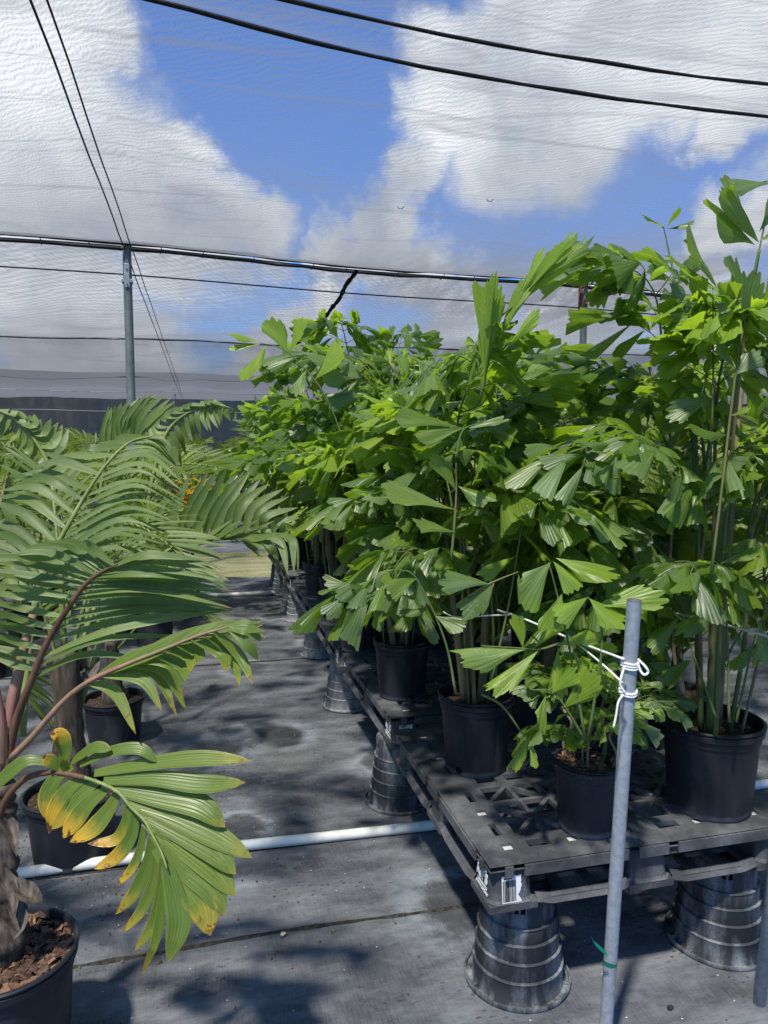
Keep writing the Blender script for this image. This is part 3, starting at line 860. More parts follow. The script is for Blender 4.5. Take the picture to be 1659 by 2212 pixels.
    for a, c in ((.15, .45), (.60, .90)):
        for ax in 'xy':
            rail(a, c, ax, .001, 1); rail(a, c, ax, PW - .001, -1)
    ins = []
    for (cx, cy) in inserts:
        b = MB(); b.box(cx - .0165, cx + .0165, cy - .0165, cy + .0165, PH - .015, PH - .009); ins.append(b.mesh('deck_insert', M['insert'], False))
    return deck.mesh('top_deck', M['pallet'], False), blocks, bot.mesh('bottom_deck', M['pallet'], False), ins
def text_mesh(body, size, ex=.0006, mat='white_mark', bold=0.0):
    cu = bpy.data.curves.new('t', 'FONT'); cu.body = body; cu.size = size; cu.extrude = ex; cu.align_x = 'CENTER'; cu.align_y = 'CENTER'; cu.offset = bold
    o = bpy.data.objects.new('t', cu); col.objects.link(o)
    dg = bpy.context.evaluated_depsgraph_get(); dg.update()
    me = bpy.data.meshes.new_from_object(o.evaluated_get(dg))
    bpy.data.objects.remove(o); bpy.data.curves.remove(cu)
    me.materials.clear(); me.materials.append(M[mat]); me.name = 'lettering'
    return me
TXT = [(text_mesh('PROPERTY OF', .0125, bold=.0002), .043), (text_mesh('iGPS', .046, bold=.0016), .016), (text_mesh('1-800-884-0225', .0125, bold=.0003), -.014), (text_mesh('WWW.IGPS.NET', .0135, bold=.0003), -.030)]
DECK, BLOCKS, BOTTOM, INS = pallet_meshes()
def torn_label(b, w, h, rs):
    n = 14; pts = []
    for i in range(n): pts.append((-w / 2 + w * i / n, -h / 2))
    for i in range(n):
        t = i / n; pts.append((w / 2 * (1 - (.35 * max(0, 1 - abs(t - .3) / .22)) - .12 * rs.random()), -h / 2 + h * t))
    for i in range(n): pts.append((w / 2 - w * i / n, h / 2 - .004 * rs.random()))
    for i in range(n): pts.append((-w / 2, h / 2 - h * i / n))
    N = len(pts)
    b.add([(x, 0, z) for x, z in pts] + [(x, .0008, z) for x, z in pts] , [tuple(range(N)), tuple(range(2 * N - 1, N - 1, -1))] + [(k, k + N, (k + 1) % N + N, (k + 1) % N) for k in range(N)])
def make_pallet(first=True):
    root = empty('plastic_pallet')
    link('top_deck', DECK, root)
    link('bottom_deck', BOTTOM, root)
    for (c, me) in BLOCKS: bevel(link('block', me, root, (c[0], c[1], 0)), .008)
    for me in INS: link('deck_insert', me, root)
    # printed corner block facing the aisle
    for me, z in TXT:
        o = link('lettering', me, root, (.0075, .078, .062 + z * .92), (R(84), 0, R(-90)), .92)
    rs = random.Random(3); b = MB(); torn_label(b, .062, .082, rs)
    lb = link('barcode_label', b.mesh('barcode_label', M['label_paper'], False), root, (.072, .0080, .062), (R(-6), 0, 0))
    b = MB(); x = -.028
    while x < .012:
        wd = rs.choice((.0008, .0008, .0016, .0024)); b.box(x, x + wd, -.0012, -.0004, -.034, .026); x += wd + rs.choice((.0008, .0012, .002))
    link('barcode', b.mesh('barcode', M['ink'], False), lb)
    b = MB(); b.box(-.026, .0, -.0012, -.0004, .030, .0345); link('print_line', b.mesh('print_line', M['ink'], False), lb)
    return root
ORD = ['first', 'second', 'third', 'fourth', 'fifth', 'sixth', 'seventh', 'eighth', 'ninth', 'tenth', 'eleventh', 'twelfth']
proto = make_pallet()
PY = [1.865, 3.04, 4.215, 5.39, 6.565, 7.74]
PL = ['nearest black plastic pallet with lattice deck, torn barcode label and small pot at its front', 'black plastic pallet second from the front, just behind the ribbed pot',
      'black plastic pallet third from the front along the aisle', 'black plastic pallet fourth from the front along the aisle',
      'black plastic pallet fifth from the front along the aisle', 'farthest black plastic pallet, at the mossy strip end of the row']
for k, y in enumerate(PY):
    o = proto if k == 0 else copy_tree(proto)
    o.location = (PX0 + (.0, .015, -.005, .01, 0, .01)[k], y, PZ); o.rotation_euler.z = R((0, .8, -.6, .5, -.4, 1)[k])
    tag(o, PL[k], 'pallet', 'black pallets in the raised row')

# ------------------------------------------------------------------ upturned pots carrying the pallets
def stand_mesh(mat, seed, n=64):
    b = MB(); rs = random.Random(seed)
    prof = [(.163, .0), (.166, .005), (.165, .014), (.162, .017), (.159, .015), (.157, .005), (.143, .005), (.141, .014)]
    z = .014; r = .1405
    for k, hh in enumerate((.058, .055, .052, .05)):
        prof += [(r - .0002, z + .004), (r - .0018, z + hh - .007), (r - .0004, z + hh - .005)]
        z += hh; 
        prof += [(r + .0002, z - .002), (r - .0015, z), (r - .009, z + .0012)]
        r -= .0068
    prof += [(r - .003, z + .01), (r - .005, .318 - .008), (r - .010, .318), (0, .318)]
    def mod(a, zz): return 1 + .006 * noise.noise(V((math.cos(a) * 1.5, math.sin(a) * 1.5, zz * 20 + seed))) + (.004 if (int(a * 8 / 6.283 + int(zz * 18)) % 2 and zz > .03) else 0)
    b.lathe(prof, n, mod=mod)
    return b.mesh('shell', mat, True, 40)
STA = [stand_mesh(M['old_pot'], 1), stand_mesh(M['old_pot_white'], 2)]
def stand(x, y, label, k=0, s=1.0, rz=0):
    root = empty('upturned_pot', (x, y, -.004), rz); tag(root, label, 'upturned pot', 'upturned pots carrying the pallets')
    link('shell', STA[k], root, None, None, (s, s, 1))
    for a in (.3, 1.5, 2.9, 4.2, 5.3):        # webs across the gutter of the rim
        b = MB(); m = Matrix.Rotation(a, 3, 'Z')
        for (x0, x1) in ((.142, .160),):
            vs = [m @ V(p) for p in ((x0, -.002, .0065), (x1, -.002, .0065), (x1, .002, .0065), (x0, .002, .0065), (x0, -.002, .014), (x1, -.002, .010), (x1, .002, .010), (x0, .002, .014))]
            b.add(vs, [(4, 5, 6, 7), (0, 1, 5, 4), (1, 2, 6, 5), (2, 3, 7, 6), (3, 0, 4, 7)])
        link('rim_web', b.mesh('rim_web', STA[k].materials[0], False), root, None, None, (s, s, 1))
    for a in (.9, 2.2, 3.9, 5.6):             # square drain slots near the top
        b = MB(); m = Matrix.Rotation(a, 3, 'Z'); rr = .1080
        for off in (-.013, .006):
            vs = [m @ V(p) for p in ((rr, off, .272), (rr, off + .012, .272), (rr - .002, off + .012, .294), (rr - .002, off, .294), (rr - .01, off, .272), (rr - .01, off + .012, .272), (rr - .012, off + .012, .294), (rr - .012, off, .294))]
            b.add([(v.x * 1.02, v.y * 1.02, v.z) for v in vs], [(0, 1, 2, 3), (0, 4, 5, 1), (1, 5, 6, 2), (2, 6, 7, 3), (3, 7, 4, 0)])
        link('drainage_slot', b.mesh('drainage_slot', M['hole'], False), root, None, None, (s, s, 1))
stand(.935, 2.02, 'dusty upturned black pot under the nearest pallet corner with the barcode label', 0, 1.0, .4)
stand(1.665, 2.02, 'upturned black pot under the front edge of the nearest pallet, by the right frame edge', 0, 1.02, 2)
stand(.875, 3.22, 'upturned pot under the joint of the first and second pallets, beside the white pipe', 0, .97, 1)
stand(.885, 4.53, 'third grey upturned pot counted along the aisle from the front', 1, .97, 3)
stand(.895, 5.70, 'fourth grey upturned pot counted along the aisle from the front', 1, .93, 2)
stand(.905, 6.90, 'chalky white upturned pot, fifth along the aisle', 1, .95, 5)
stand(.86, 7.28, 'narrow chalky white upturned pot just beyond the fifth one', 1, .72, 1)
stand(.895, 8.16, 'upturned pot at the end of the far white pipe', 1, .95, 0)
stand(.91, 8.75, 'farthest upturned pot of the aisle side, by the mossy strip', 0, .85, 4)
for k, y in enumerate((3.2, 4.4, 5.6, 6.8, 8.1)):
    stand(1.68, y, ['upturned pot in the shade under the right side of the pallets, ' + w for w in ('second from the front', 'third from the front', 'fourth from the front', 'fifth from the front', 'farthest back')][k], 0, .95, k)

# ------------------------------------------------------------------ white pipes, stake, ropes
def tube_thing(name, pts, r, mat, label, cat, group=None, n=10, parent=None):
    b = MB(); b.tube(pts, r, n)
    o = link(name, b.mesh(name, M[mat]), parent)
    if parent is None: tag(o, label, cat, group)
    return o
def pipe(y0, y1, x0, x1, label, joint=()):
    root = empty('water_pipe', (x0, y0, .02)); tag(root, label, 'pipe', 'white pipes lying across the ground cloth')
    n = 24; L = x1 - x0
    pts = [(L * i / n, (y1 - y0) * i / n + .008 * math.sin(i * .9), .004 * math.sin(i * 1.3)) for i in range(n + 1)]
    b = MB(); b.tube(pts, .021, 14); link('tube', b.mesh('tube', M['pvc']), root)
    for jx in joint:
        t = (jx - x0) / L; b = MB(); b.tube([((jx - x0) - .035, (y1 - y0) * t, 0), ((jx - x0) + .035, (y1 - y0) * t, 0)], .0265, 14); link('coupling', b.mesh('coupling', M['pvc'], True, 30), root)
pipe(2.955, 2.78, -.75, 9, 'near white plastic pipe crossing the aisle in front of the big black pot', (2.15,))
pipe(8.16, 8.1, -9, 9, 'far white plastic pipe ending behind a grey upturned pot', ())
pipe(12.75, 12.7, -9, 9, 'thin white pipe beyond the mossy strip, seen under the palm leaves', ())

b = MB(); 
s0 = V((1.046, 1.69, -.02)); s1 = ad(1370, 1297, 1.83)
ax = (s1 - s0).normalized()
b.tube([s0, s0.lerp(s1, .5), s1], .0178, 24, caps=False)
b.tube([s1, s0.lerp(s1, .9)], .0158, 24, caps=False)
stake = tag(link('steel_stake', b.mesh('steel_stake', M['galv'])), 'grey galvanised steel tube stake with white rope knotted near its top', 'stake', 'galvanised stakes by the pallets')
b = MB(); q = V((0, 0, 1)).rotation_difference(ax).to_matrix()
vs = [s1 + q @ V((rr * math.cos(a * .2618), rr * math.sin(a * .2618), .0005)) for rr in (.0178, .0158) for a in range(24)]
b.add(vs, [(k, (k + 1) % 24, (k + 1) % 24 + 24, k + 24) for k in range(24)])
link('pipe_rim', b.mesh('pipe_rim', M['rust']), stake)
def on_stake(py):    # point of the stake axis seen at that height of the photograph
    best = None
    for i in range(400):
        p = s0.lerp(s1, i / 399); d = p - V((0, 0, CAM_H))
        f = d.x * math.sin(CAM_YAW) + d.y * math.cos(CAM_YAW); dep = f * math.cos(CAM_PITCH) - d.z * math.sin(CAM_PITCH); up = f * math.sin(CAM_PITCH) + d.z * math.cos(CAM_PITCH)
        y = 1106 - 1600 * up / dep
        if best is None or abs(y - py) < best[0]: best = (abs(y - py), p)
    return best[1]
def coil(b, c, r, turns, pitch, rr):
    e1 = ax.cross(V((0, 1, 0))).normalized(); e2 = ax.cross(e1)
    b.tube([c + (e1 * math.cos(t) + e2 * math.sin(t)) * r + ax * (pitch * t / 6.283 + .0012 * math.sin(3 * t)) for t in [i * .26 for i in range(int(turns * 24))]], rr, 8)
RR = .0032
k1 = on_stake(1435); k2 = on_stake(1496)
rp = empty('rope'); tag(rp, 'white rope tied round the steel stake and stretched left into the palm leaves', 'rope')
b = MB(); coil(b, k1 - ax * .008, .0208, 3.0, .0068, RR); link('knot_wrap', b.mesh('knot_wrap', M['rope']), rp)
b = MB(); coil(b, k2 - ax * .004, .0208, 2.0, .0065, RR); link('knot_wrap', b.mesh('knot_wrap', M['rope']), rp)
sA = ad(1348, 1424, 1.84)
b = MB(); b.tube(spline([sA, ad(1240, 1383, 2.05), ad(1130, 1336, 2.3), ad(1075, 1318, 2.45)], 14), RR, 8); link('line', b.mesh('line', M['rope']), rp)
b = MB(); b.tube(spline([ad(1345, 1475, 1.86), ad(1290, 1425, 1.96), ad(1225, 1372, 2.08)], 10), RR * .9, 8); link('line', b.mesh('line', M['rope']), rp)
b = MB(); b.tube(spline([ad(1100, 1328, 2.4), ad(1050, 1330, 2.5), ad(985, 1333, 2.6), ad(950, 1318, 2.65)], 12), RR * .8, 8); link('line', b.mesh('line', M['rope']), rp)
b = MB(); b.tube(spline([ad(1378, 1424, 1.815), ad(1394, 1440, 1.80), ad(1400, 1452, 1.80), ad(1392, 1458, 1.80), ad(1384, 1450, 1.81), ad(1378, 1436, 1.815)], 24), RR, 8); link('loop', b.mesh('loop', M['rope']), rp)
b = MB(); b.tube(spline([ad(1349, 1440, 1.82), ad(1342, 1462, 1.81), ad(1340, 1480, 1.81), ad(1350, 1497, 1.81)], 16), RR, 8); link('loose_end', b.mesh('loose_end', M['rope']), rp)
b = MB(); b.tube(spline([ad(1347, 1500, 1.815), ad(1336, 1516, 1.81), ad(1331, 1545, 1.81), ad(1325, 1572, 1.81)], 16), RR * .9, 8); link('loose_end', b.mesh('loose_end', M['rope']), rp)
tube_thing('rope', spline([ad(1380, 1300, 2.9), ad(1470, 1327, 2.55), ad(1580, 1353, 2.3), ad(1720, 1392, 2.05)], 16), .0038, 'rope', 'white rope crossing the tall palm at the right edge of the photo', 'rope')
# green tape round the stake
c0 = on_stake(2076); b = MB(); e1 = ax.cross(V((0, 1, 0))).normalized(); e2 = ax.cross(e1); vs = []
for i in range(25):
    a = i * 6.283 / 24; d_ = (e1 * math.cos(a) + e2 * math.sin(a)) * .0186
    vs += [c0 + d_ - ax * (.006 - .002 * math.sin(a)), c0 + d_ + ax * (.006 + .003 * math.sin(a * 2))]
b.add(vs, [(2 * i, 2 * i + 2, 2 * i + 3, 2 * i + 1) for i in range(24)])
P_ = [ad(1312, 2062, 1.93), ad(1298, 2050, 1.93), ad(1285, 2038, 1.93), ad(1277, 2024, 1.93)]
tw = [.009, .012, .008, .001]
vs = []
for p, w in zip(P_, tw): vs += [p + V((.2 * w, 0, -w * .7)), p + V((-.2 * w, .003, w * .7))]
b.add(vs, [(2 * i, 2 * i + 2, 2 * i + 3, 2 * i + 1) for i in range(3)])
link('green_tape', b.mesh('green_tape', M['tape']), stake)
b = MB(); g0 = V((1.585, 1.733, -.02)); g1 = V((1.70, 1.76, 1.3)); b.tube([g0, g1], .0175, 24); 
tag(link('steel_stake', b.mesh('steel_stake', M['galv'])), 'second grey steel stake, cut by the right edge in front of an upturned pot', 'stake', 'galvanised stakes by the pallets')

# ------------------------------------------------------------------ shade house: net, cables, poles
RZ = 4.0
def ridge_y(x): return 9.52 + .105 * (x + .78)
def interp(pts):
    q = sorted((at(px, py, RZ).x, at(px, py, RZ).y) for px, py in pts)
    def f(x):
        if x <= q[0][0]: return q[0][1] + (x - q[0][0]) * .10
        if x >= q[-1][0]: return q[-1][1] + (x - q[-1][0]) * .02
        for (a, b), (c, d) in zip(q, q[1:]):
            if a <= x <= c: return b + (d - b) * (x - a) / (c - a)
    return f
_lo = interp([(392, 0), (500, 31), (600, 56), (720, 84), (829, 107), (1000, 136), (1200, 169), (1430, 205), (1659, 240)])
_hi = interp([(705, 0), (829, 26), (1000, 57), (1150, 84), (1330, 113), (1500, 143), (1659, 164)])
def top_y(x): return _lo(x)
def hi_y(x): return min(_hi(x), _lo(x) - .25)
def roof_panel(fy0, fy1, z0, z1, sag, x0, x1, label, nx=90, ny=26, wr=.02, seed=0, mat='net'):
    b = MB(); vs = []; ga = []
    for j in range(ny + 1):
        t = j / ny
        for i in range(nx + 1):
            x = x0 + (x1 - x0) * i / nx
            y = fy0(x) * (1 - t) + fy1(x) * t
            ln = abs(fy1(x) - fy0(x)); ee = min(t * ln if y > 9 else 9, (1 - t) * ln)
            ga.append((min(1, math.exp(-ee / (.5 + .9 * min(1, max(0, (x - .3) / 2.5)))) * (.5 + .5 * min(1, max(0, (x - .5) / 3))) + (.55 * math.exp(-((ee - 1.2) / 1.5) ** 2) * min(1, max(0, (x - 2) / 3)))) if ln > 3 and 5 < y < 19 else 0, 0))
            z = z0 * (1 - t) + z1 * t - sag * 4 * t * (1 - t)
            # droop between the posts and gathers towards the cables
            z += -.05 * (1 - math.cos((x + .8) / 6.05 * 6.283)) * .5
            e = min(t, 1 - t)
            g = math.exp(-e / .12)
            z += wr * (noise.noise(V((x * .9 + y * .35, y * .5, seed))) * 1.3 * (1 - g) + g * .8 * noise.noise(V((x * 4 + y * 1.2, y * .6, seed + 5)))) * min(1, e * 12)
            vs.append((x, y, z))
    b.add(vs, [(j * (nx + 1) + i, j * (nx + 1) + i + 1, (j + 1) * (nx + 1) + i + 1, (j + 1) * (nx + 1) + i) for j in range(ny) for i in range(nx)])
    b.c = ga
    return tag(link('shade_net', b.mesh('shade_net', M[mat])), label, 'shade net', 'shade net panels of the roof')
NX0, NX1 = -14, 27
roof_panel(lambda x: -6.0, hi_y, RZ, RZ, .1, NX0, NX1, 'grey shade net panel nearest overhead, in front of both thick cables', seed=1, wr=.03)
roof_panel(hi_y, top_y, RZ, RZ, .03, NX0, NX1, 'narrow strip of shade net between the two thick curved cables', ny=6, seed=2, wr=.02)
roof_panel(top_y, lambda x: ridge_y(x) - .085, RZ, RZ, .16, NX0, NX1, 'wide shade net panel overhead between thick cables and the post line', 140, 50, seed=3, wr=.06)
sx = at(750, 590, 4.0).x
for x0_, x1_, lb_ in ((NX0, sx, 'shade net panel beyond the post line, left of the black frayed seam'), (sx, NX1, 'shade net panel beyond the post line, right of the black frayed seam')):
    roof_panel(lambda x: ridge_y(x) + .085, lambda x: 17.6, RZ, RZ, .25, x0_, x1_, lb_, 90, 50, seed=4, wr=.07, mat='net_swirl')
roof_panel(lambda x: 17.6, lambda x: 26, RZ, RZ + .0, .75, NX0, NX1, 'dark sagging fold of shade net far back over the palms', 90, 40, seed=6, wr=.10, mat='net_dark')
roof_panel(lambda x: 26.05, lambda x: 40, RZ, RZ, .3, NX0, NX1, 'farthest shade net panel, grey band above the end wall', 60, 20, seed=7, wr=.08, mat='net_dark')
def wall(p0, p1, label):
    b = MB(); vs = []; nx, nz = 60, 10
    d = V(p1) - V(p0); nrm = V((-d.y, d.x, 0)).normalized()
    for j in range(nz + 1):
        for i in range(nx + 1):
            p = V(p0) + d * (i / nx); w = .06 * noise.noise(V((p.x * 1.5, p.y * 1.5, j * .15)))
            vs.append((p.x + nrm.x * w, p.y + nrm.y * w, -.01 + (RZ - .02) * j / nz))
    b.add(vs, [(j * (nx + 1) + i, j * (nx + 1) + i + 1, (j + 1) * (nx + 1) + i + 1, (j + 1) * (nx + 1) + i) for j in range(nz) for i in range(nx)])
    tag(link('net_wall', b.mesh('net_wall', M['net_wall'])), label, 'net wall')
wall((NX0, 40, 0), (NX1, 40, 0), 'dark shade cloth end wall behind the farthest palms')
wall((NX1, -6, 0), (NX1, 40, 0), 'dark shade cloth side wall at the far right')
wall((NX0, -6, 0), (NX0, 40, 0), 'dark shade cloth side wall at the far left')
def xcable(fy, z, r, label, mat='cable', rough=0.0, sagx=.05, grp='cables carrying the shade net'):
    b = MB(); pts = []; n = 120; rad = []
    for i in range(n + 1):
        x = NX0 + (NX1 - NX0) * i / n
        pts.append((x, fy(x), z - sagx * (1 - math.cos((x + .8) / 6.05 * 6.283)) * .5 + rough * noise.noise(V((x * 3, z * 9, fy(0)))))); rad.append(r * (1 + (.5 * noise.noise(V((x * 7, 1, 2))) if rough else 0)))
    b.tube(pts, rad, 8)
    return tag(link('cable', b.mesh('cable', M[mat])), label, 'cable', grp)
xcable(hi_y, RZ - .02, .012, 'upper of the two thick black cables curving across the top of the photo', rough=.01)
xcable(top_y, RZ - .02, .0135, 'lower of the two thick black cables curving across the top of the photo', rough=.012)
xcable(lambda x: ridge_y(x) - .09, RZ + .005, .022, 'black netted edge cable on the near side of the bright slit above the posts', rough=.02)
xcable(lambda x: ridge_y(x) + .09, RZ - .015, .024, 'thicker black netted edge cable on the far side of the bright slit above the posts', rough=.02)
xcable(lambda x: ridge_y(x) + .0, RZ - .015, .008, 'thin steel cable inside the bright slit above the posts', mat='cable')
xcable(lambda x: ridge_y(x) + .0, 3.66, .009, 'thin wire bolted to the left post a little below its top', sagx=.03)
xcable(lambda x: 17.4, RZ - .05, .016, 'dark cable, first one behind the left post', rough=.02)
xcable(lambda x: 20.3, RZ - .62, .014, 'dark cable, second one behind the left post', rough=.02)
xcable(lambda x: 26.03, RZ - .02, .03, 'dark cable along the far dark fold of net', rough=.02)
xcable(lambda x: 31, RZ - .3, .012, 'pale wire just above the far palms, upper', mat='galv')
xcable(lambda x: 34.5, RZ - .9, .012, 'pale wire just above the far palms, lower', mat='galv')
# clips along the slit
for i in range(22):
    x = -4.2 + i * .62 + .1 * math.sin(i * 2.3)
    y = ridge_y(x); z = RZ - .05 * (1 - math.cos((x + .8) / 6.05 * 6.283)) * .5
    b = MB(); b.tube([(x, y - .11, z + .012), (x + .012, y - .05, z - .045), (x - .01, y + .05, z - .05), (x + .01, y + .11, z - .01)], .0055, 6)
    tag(link('net_clip', b.mesh('net_clip', M['cable'])), 'small black clip joining the net edges across the bright slit', 'clip', 'clips along the bright slit of the net')
def ycable(x, z, r, label, y0=-5.5, y1=39.5, dx=0):
    b = MB(); pts = [(x + dx * (i / 60), y0 + (y1 - y0) * i / 60, z - .03 * math.sin(i * .9) ** 2) for i in range(61)]
    b.tube(pts, r, 6); tag(link('cable', b.mesh('cable', M['cable'])), label, 'cable', 'cables carrying the shade net')
ycable(-.79, RZ - .05, .0075, 'left one of the paired thin wires running from top left to the post')
ycable(-.70, RZ - .07, .0065, 'right one of the paired thin wires running from top left to the post')
# frayed seam
b = MB(); pts = []; n = 60
for i in range(n + 1):
    y = 9.75 + (17.4 - 9.75) * i / n; t = (y - 9.6) / 8
    pts.append((sx + .04 * noise.noise(V((y * 1.5, 0, 0))), y, RZ - .25 * 4 * t * (1 - t) - .03 - .05))
b.tube(pts, [.03 * (1 + .7 * noise.noise(V((i * .8, 3, 1)))) for i in range(n + 1)], 7)
tag(link('net_seam', b.mesh('net_seam', M['seam'])), 'black frayed seam hanging below the net above the fishtail palms', 'net seam')
# fallen twigs caught on the net
for px, py in ((865, 448), (1058, 432)):
    p = at(px, py, RZ - .12); b = MB(); b.tube([p + V((-.03, 0, .01)), p + V((-.02, .0, -.01)), p + V((.02, .01, -.01)), p + V((.035, .0, .012))], .005, 5)
    tag(link('twig', b.mesh('twig', M['cable'])), 'small dark curled twig lying on the net, ' + ('left one under the middle' if px < 1000 else 'right one in the blue gap'), 'twig')
def post(x, y, label, rusty=False, h=RZ - .01):
    root = empty('steel_post', (x, y, 0)); tag(root, label, 'post', 'posts holding up the shade net')
    b = MB(); b.tube([(0, 0, -.02), (0, 0, 2.05), (0, 0, 2.06), (.005, 0, h)], [.055, .055, .052, .05], 20); link('shaft', b.mesh('shaft', M['post'], True, 40), root)
    b = MB(); b.box(-.062, .062, -.062, .062, 3.56, 3.60); b.box(-.03, .03, -.068, -.055, 3.5, 3.78); bevel(link('bracket', b.mesh('bracket', M['rust' if rusty else 'galv'], False), root), .004)
    for z in (3.545, 3.72):
        b = MB(); b.tube([(0, -.066, z), (0, -.082, z)], .011, 6); link('bolt', b.mesh('bolt', M['galv'], False), root)
    b = MB(); b.tube([(0, 0, h - .03), (0, 0, h + .02)], .06, 20); link('cap', b.mesh('cap', M['rust' if rusty else 'post'], True, 40), root)
    if rusty:
        b = MB(); b.box(-.075, -.052, -.03, .03, 3.45, 3.97); link('rusty_strap', b.mesh('rusty_strap', M['rust'], False), root)
    return root
post(-.78, 9.52, 'grey steel post standing among the left hand palms')
post(5.60, ridge_y(5.6), 'pale grey post with rusty bracket behind the fishtail palms', True)
post(-.95, 33.0, 'distant post at the far end of the paired wires')
for x in (-7.2, 12.0): post(x, ridge_y(x), 'post at the ' + ('outer left' if x < 0 else 'outer right') + ' of the near post line')
for x in (5.4, 11.8): post(x, 26.2, 'distant slim post below the far net fold, ' + ('behind the tall fishtail palm' if x < 8 else 'near the right wall'))

# ------------------------------------------------------------------ the big palm at the left front, leaf by leaf
def ribbon(b, pts, W, rs, age=0.0, cols=4, segs=12, tilt=0.0, fold=.3, peak=.45, blunt=1.9, n0=None, waist=.3):
    P = spline(pts, segs + 1); vs = []; uvs = []
    eye = V((0, 0, CAM_H)); c_ = (rs.random(), age)
    for i, p in enumerate(P):
        T = (P[min(i + 1, segs)] - P[max(i - 1, 0)]).normalized(); t = i / segs
        if n0 is None:
            n = (V((0.0, -.75, .65)))
            n = (n + V((tilt, 0, 0))).normalized()
        else: n = n0
        w = T.cross(n)
        if w.length < .05: w = T.cross(V((1, 0, 0)))
        w.normalize(); n = w.cross(T)
        q = waist + (1 - waist) * (t / peak) ** .8 if t < peak else max(0, 1 - ((t - peak) / (1 - peak)) ** blunt) ** .85
        hw = W * .5 * q + .0003
        for c in range(cols + 1):
            x = c / cols * 2 - 1
            vs.append(p + w * (x * hw) + n * (-fold * hw * (1 - abs(x)) * (1 if t < .8 else .5) + (.07 * hw if c % 2 else -.07 * hw)))
            uvs.append((c / cols * 1.0, t))
    k = cols + 1
    b.add(vs, [(i * k + c, i * k + c + 1, (i + 1) * k + c + 1, (i + 1) * k + c) for i in range(segs) for c in range(cols)], uvs, c_)
def r1(x, y, d): return ad(x * .3906, 810 + y * .3906, d)
def r2(x, y, d): return ad(x * .3906, 1512 + y * .3906, d)
def keyed(b, rach, keys, n, W, rs, d_mid=0.0, d_tip=0.0, age=0, conv=r1, tilt=0, fold=.35, jit=14, cols=2, lift=0, peak=.4, drift=.0):
    """leaflets along a measured rachis; keys: (t, middle, tip) measured on the photograph"""
    P = spline([conv(*q) for q in rach], 80); dep = spline([V((q[2], 0, 0)) for q in rach], 80)
    for i in range(n):
        t = keys[0][0] + (keys[-1][0] - keys[0][0]) * i / (n - 1) + rs.uniform(-.006, .006)
        t = min(max(t, keys[0][0]), keys[-1][0])
        for k in range(len(keys) - 1):
            if keys[k][0] <= t <= keys[k + 1][0]: break
        f = (t - keys[k][0]) / max(1e-6, keys[k + 1][0] - keys[k][0]); A, B = keys[k], keys[k + 1]
        lerp = lambda u, w: (u[0] + (w[0] - u[0]) * f, u[1] + (w[1] - u[1]) * f)
        m = lerp(A[1], B[1]); e = lerp(A[2], B[2])
        j = lambda: rs.gauss(0, jit)
        base = P[min(79, int(t * 79))]; d = dep[min(79, int(t * 79))].x
        dm = d + d_mid + rs.gauss(0, .012); de = d + d_tip + rs.gauss(0, .03)
        ribbon(b, [base, conv(m[0] + j() * .6, m[1] + j() * .6, dm), conv(e[0] + j(), e[1] + j(), de)], W * rs.uniform(.85, 1.12), rs,
               age if rs.random() < .5 else age * rs.random(), cols, 10, tilt + rs.gauss(0, .12), fold, peak)
def rachis_mesh(conv, pts, r0, r1_, mat, name='rachis', flat=1.0):
    P = spline([conv(*q) for q in pts], 24); b = MB(); b.tube(P, [r0 + (r1_ - r0) * i / 23 for i in range(24)], 10)
    return b.mesh(name, M[mat])
rs = random.Random(11)
hp_c = ad(8, 2050, 1.93)
HP = empty('potted_palm', (hp_c.x, hp_c.y, 0)); tag(HP, 'foreground palm in big black pot of bark chips at the bottom left corner', 'potted palm')
bpy.context.view_layer.update()
def child(name, me, parent):
    """parts measured in scene coordinates, hung under a thing whose origin is elsewhere"""
    o = link(name, me, parent); 
    m = Matrix.Identity(4); r = parent
    while r is not None:
        m = Matrix.LocRotScale(r.location, r.rotation_euler, r.scale) @ m; r = r.parent
    inv = m.inverted(); lo, ro, sc = inv.decompose()
    o.location = lo; o.rotation_euler = ro.to_euler(); o.scale = sc
    return o
hz = hp_c.z
add_pot(HP, .178, hz, 0, (), 620, 3, .90)
# swollen, papery trunk
tb = MB()
tp = [V((hp_c.x + .0, hp_c.y, hz * .88)), ad(6, 1960, 1.93), ad(10, 1880, 1.92), ad(8, 1760, 1.92), ad(10, 1690, 1.91)]
P = spline(tp, 40)
rad = []
for i in range(40):
    t = i / 39; rad.append(.036 - .010 * t + .026 * math.exp(-((t - .12) / .12) ** 2) + (.003 if int(i / 4) % 2 else -.001) + .004 * math.sin(i * 1.9))
tb.tube(P, rad, 18)
child('trunk', tb.mesh('trunk', M['fibre_trunk']), HP)
for k, (pa, pb, pc, w) in enumerate([((30, 1900), (70, 1935), (92, 1945), .05), ((-5, 1870), (22, 1930), (30, 1990), .05), ((15, 1760), (28, 1800), (36, 1850), .035), ((20, 1935), (38, 1990), (30, 2030), .06)]):
    b = MB(); ribbon(b, [ad(*pa, 1.88), ad(*pb, 1.86), ad(*pc, 1.84)], w, rs, 0, 4, 10, .3, .8, .3, 1.2)
    child('dry_sheath', b.mesh('dry_sheath', M['fibre_trunk']), HP)
for pts, r0, r1_, mt in (([(40, 1960, 1.90), (70, 1800, 1.9), (105, 1640, 1.9), (140, 1480, 1.9), (180, 1330, 1.95)], .017, .010, 'petiole_red'),
                         ([(10, 2150, 1.9), (0, 1950, 1.88), (-40, 1700, 1.88), (-80, 1500, 1.9)], .018, .012, 'petiole_red')):
    child('leaf_stalk', rachis_mesh(r1, pts, r0, r1_, mt), HP)
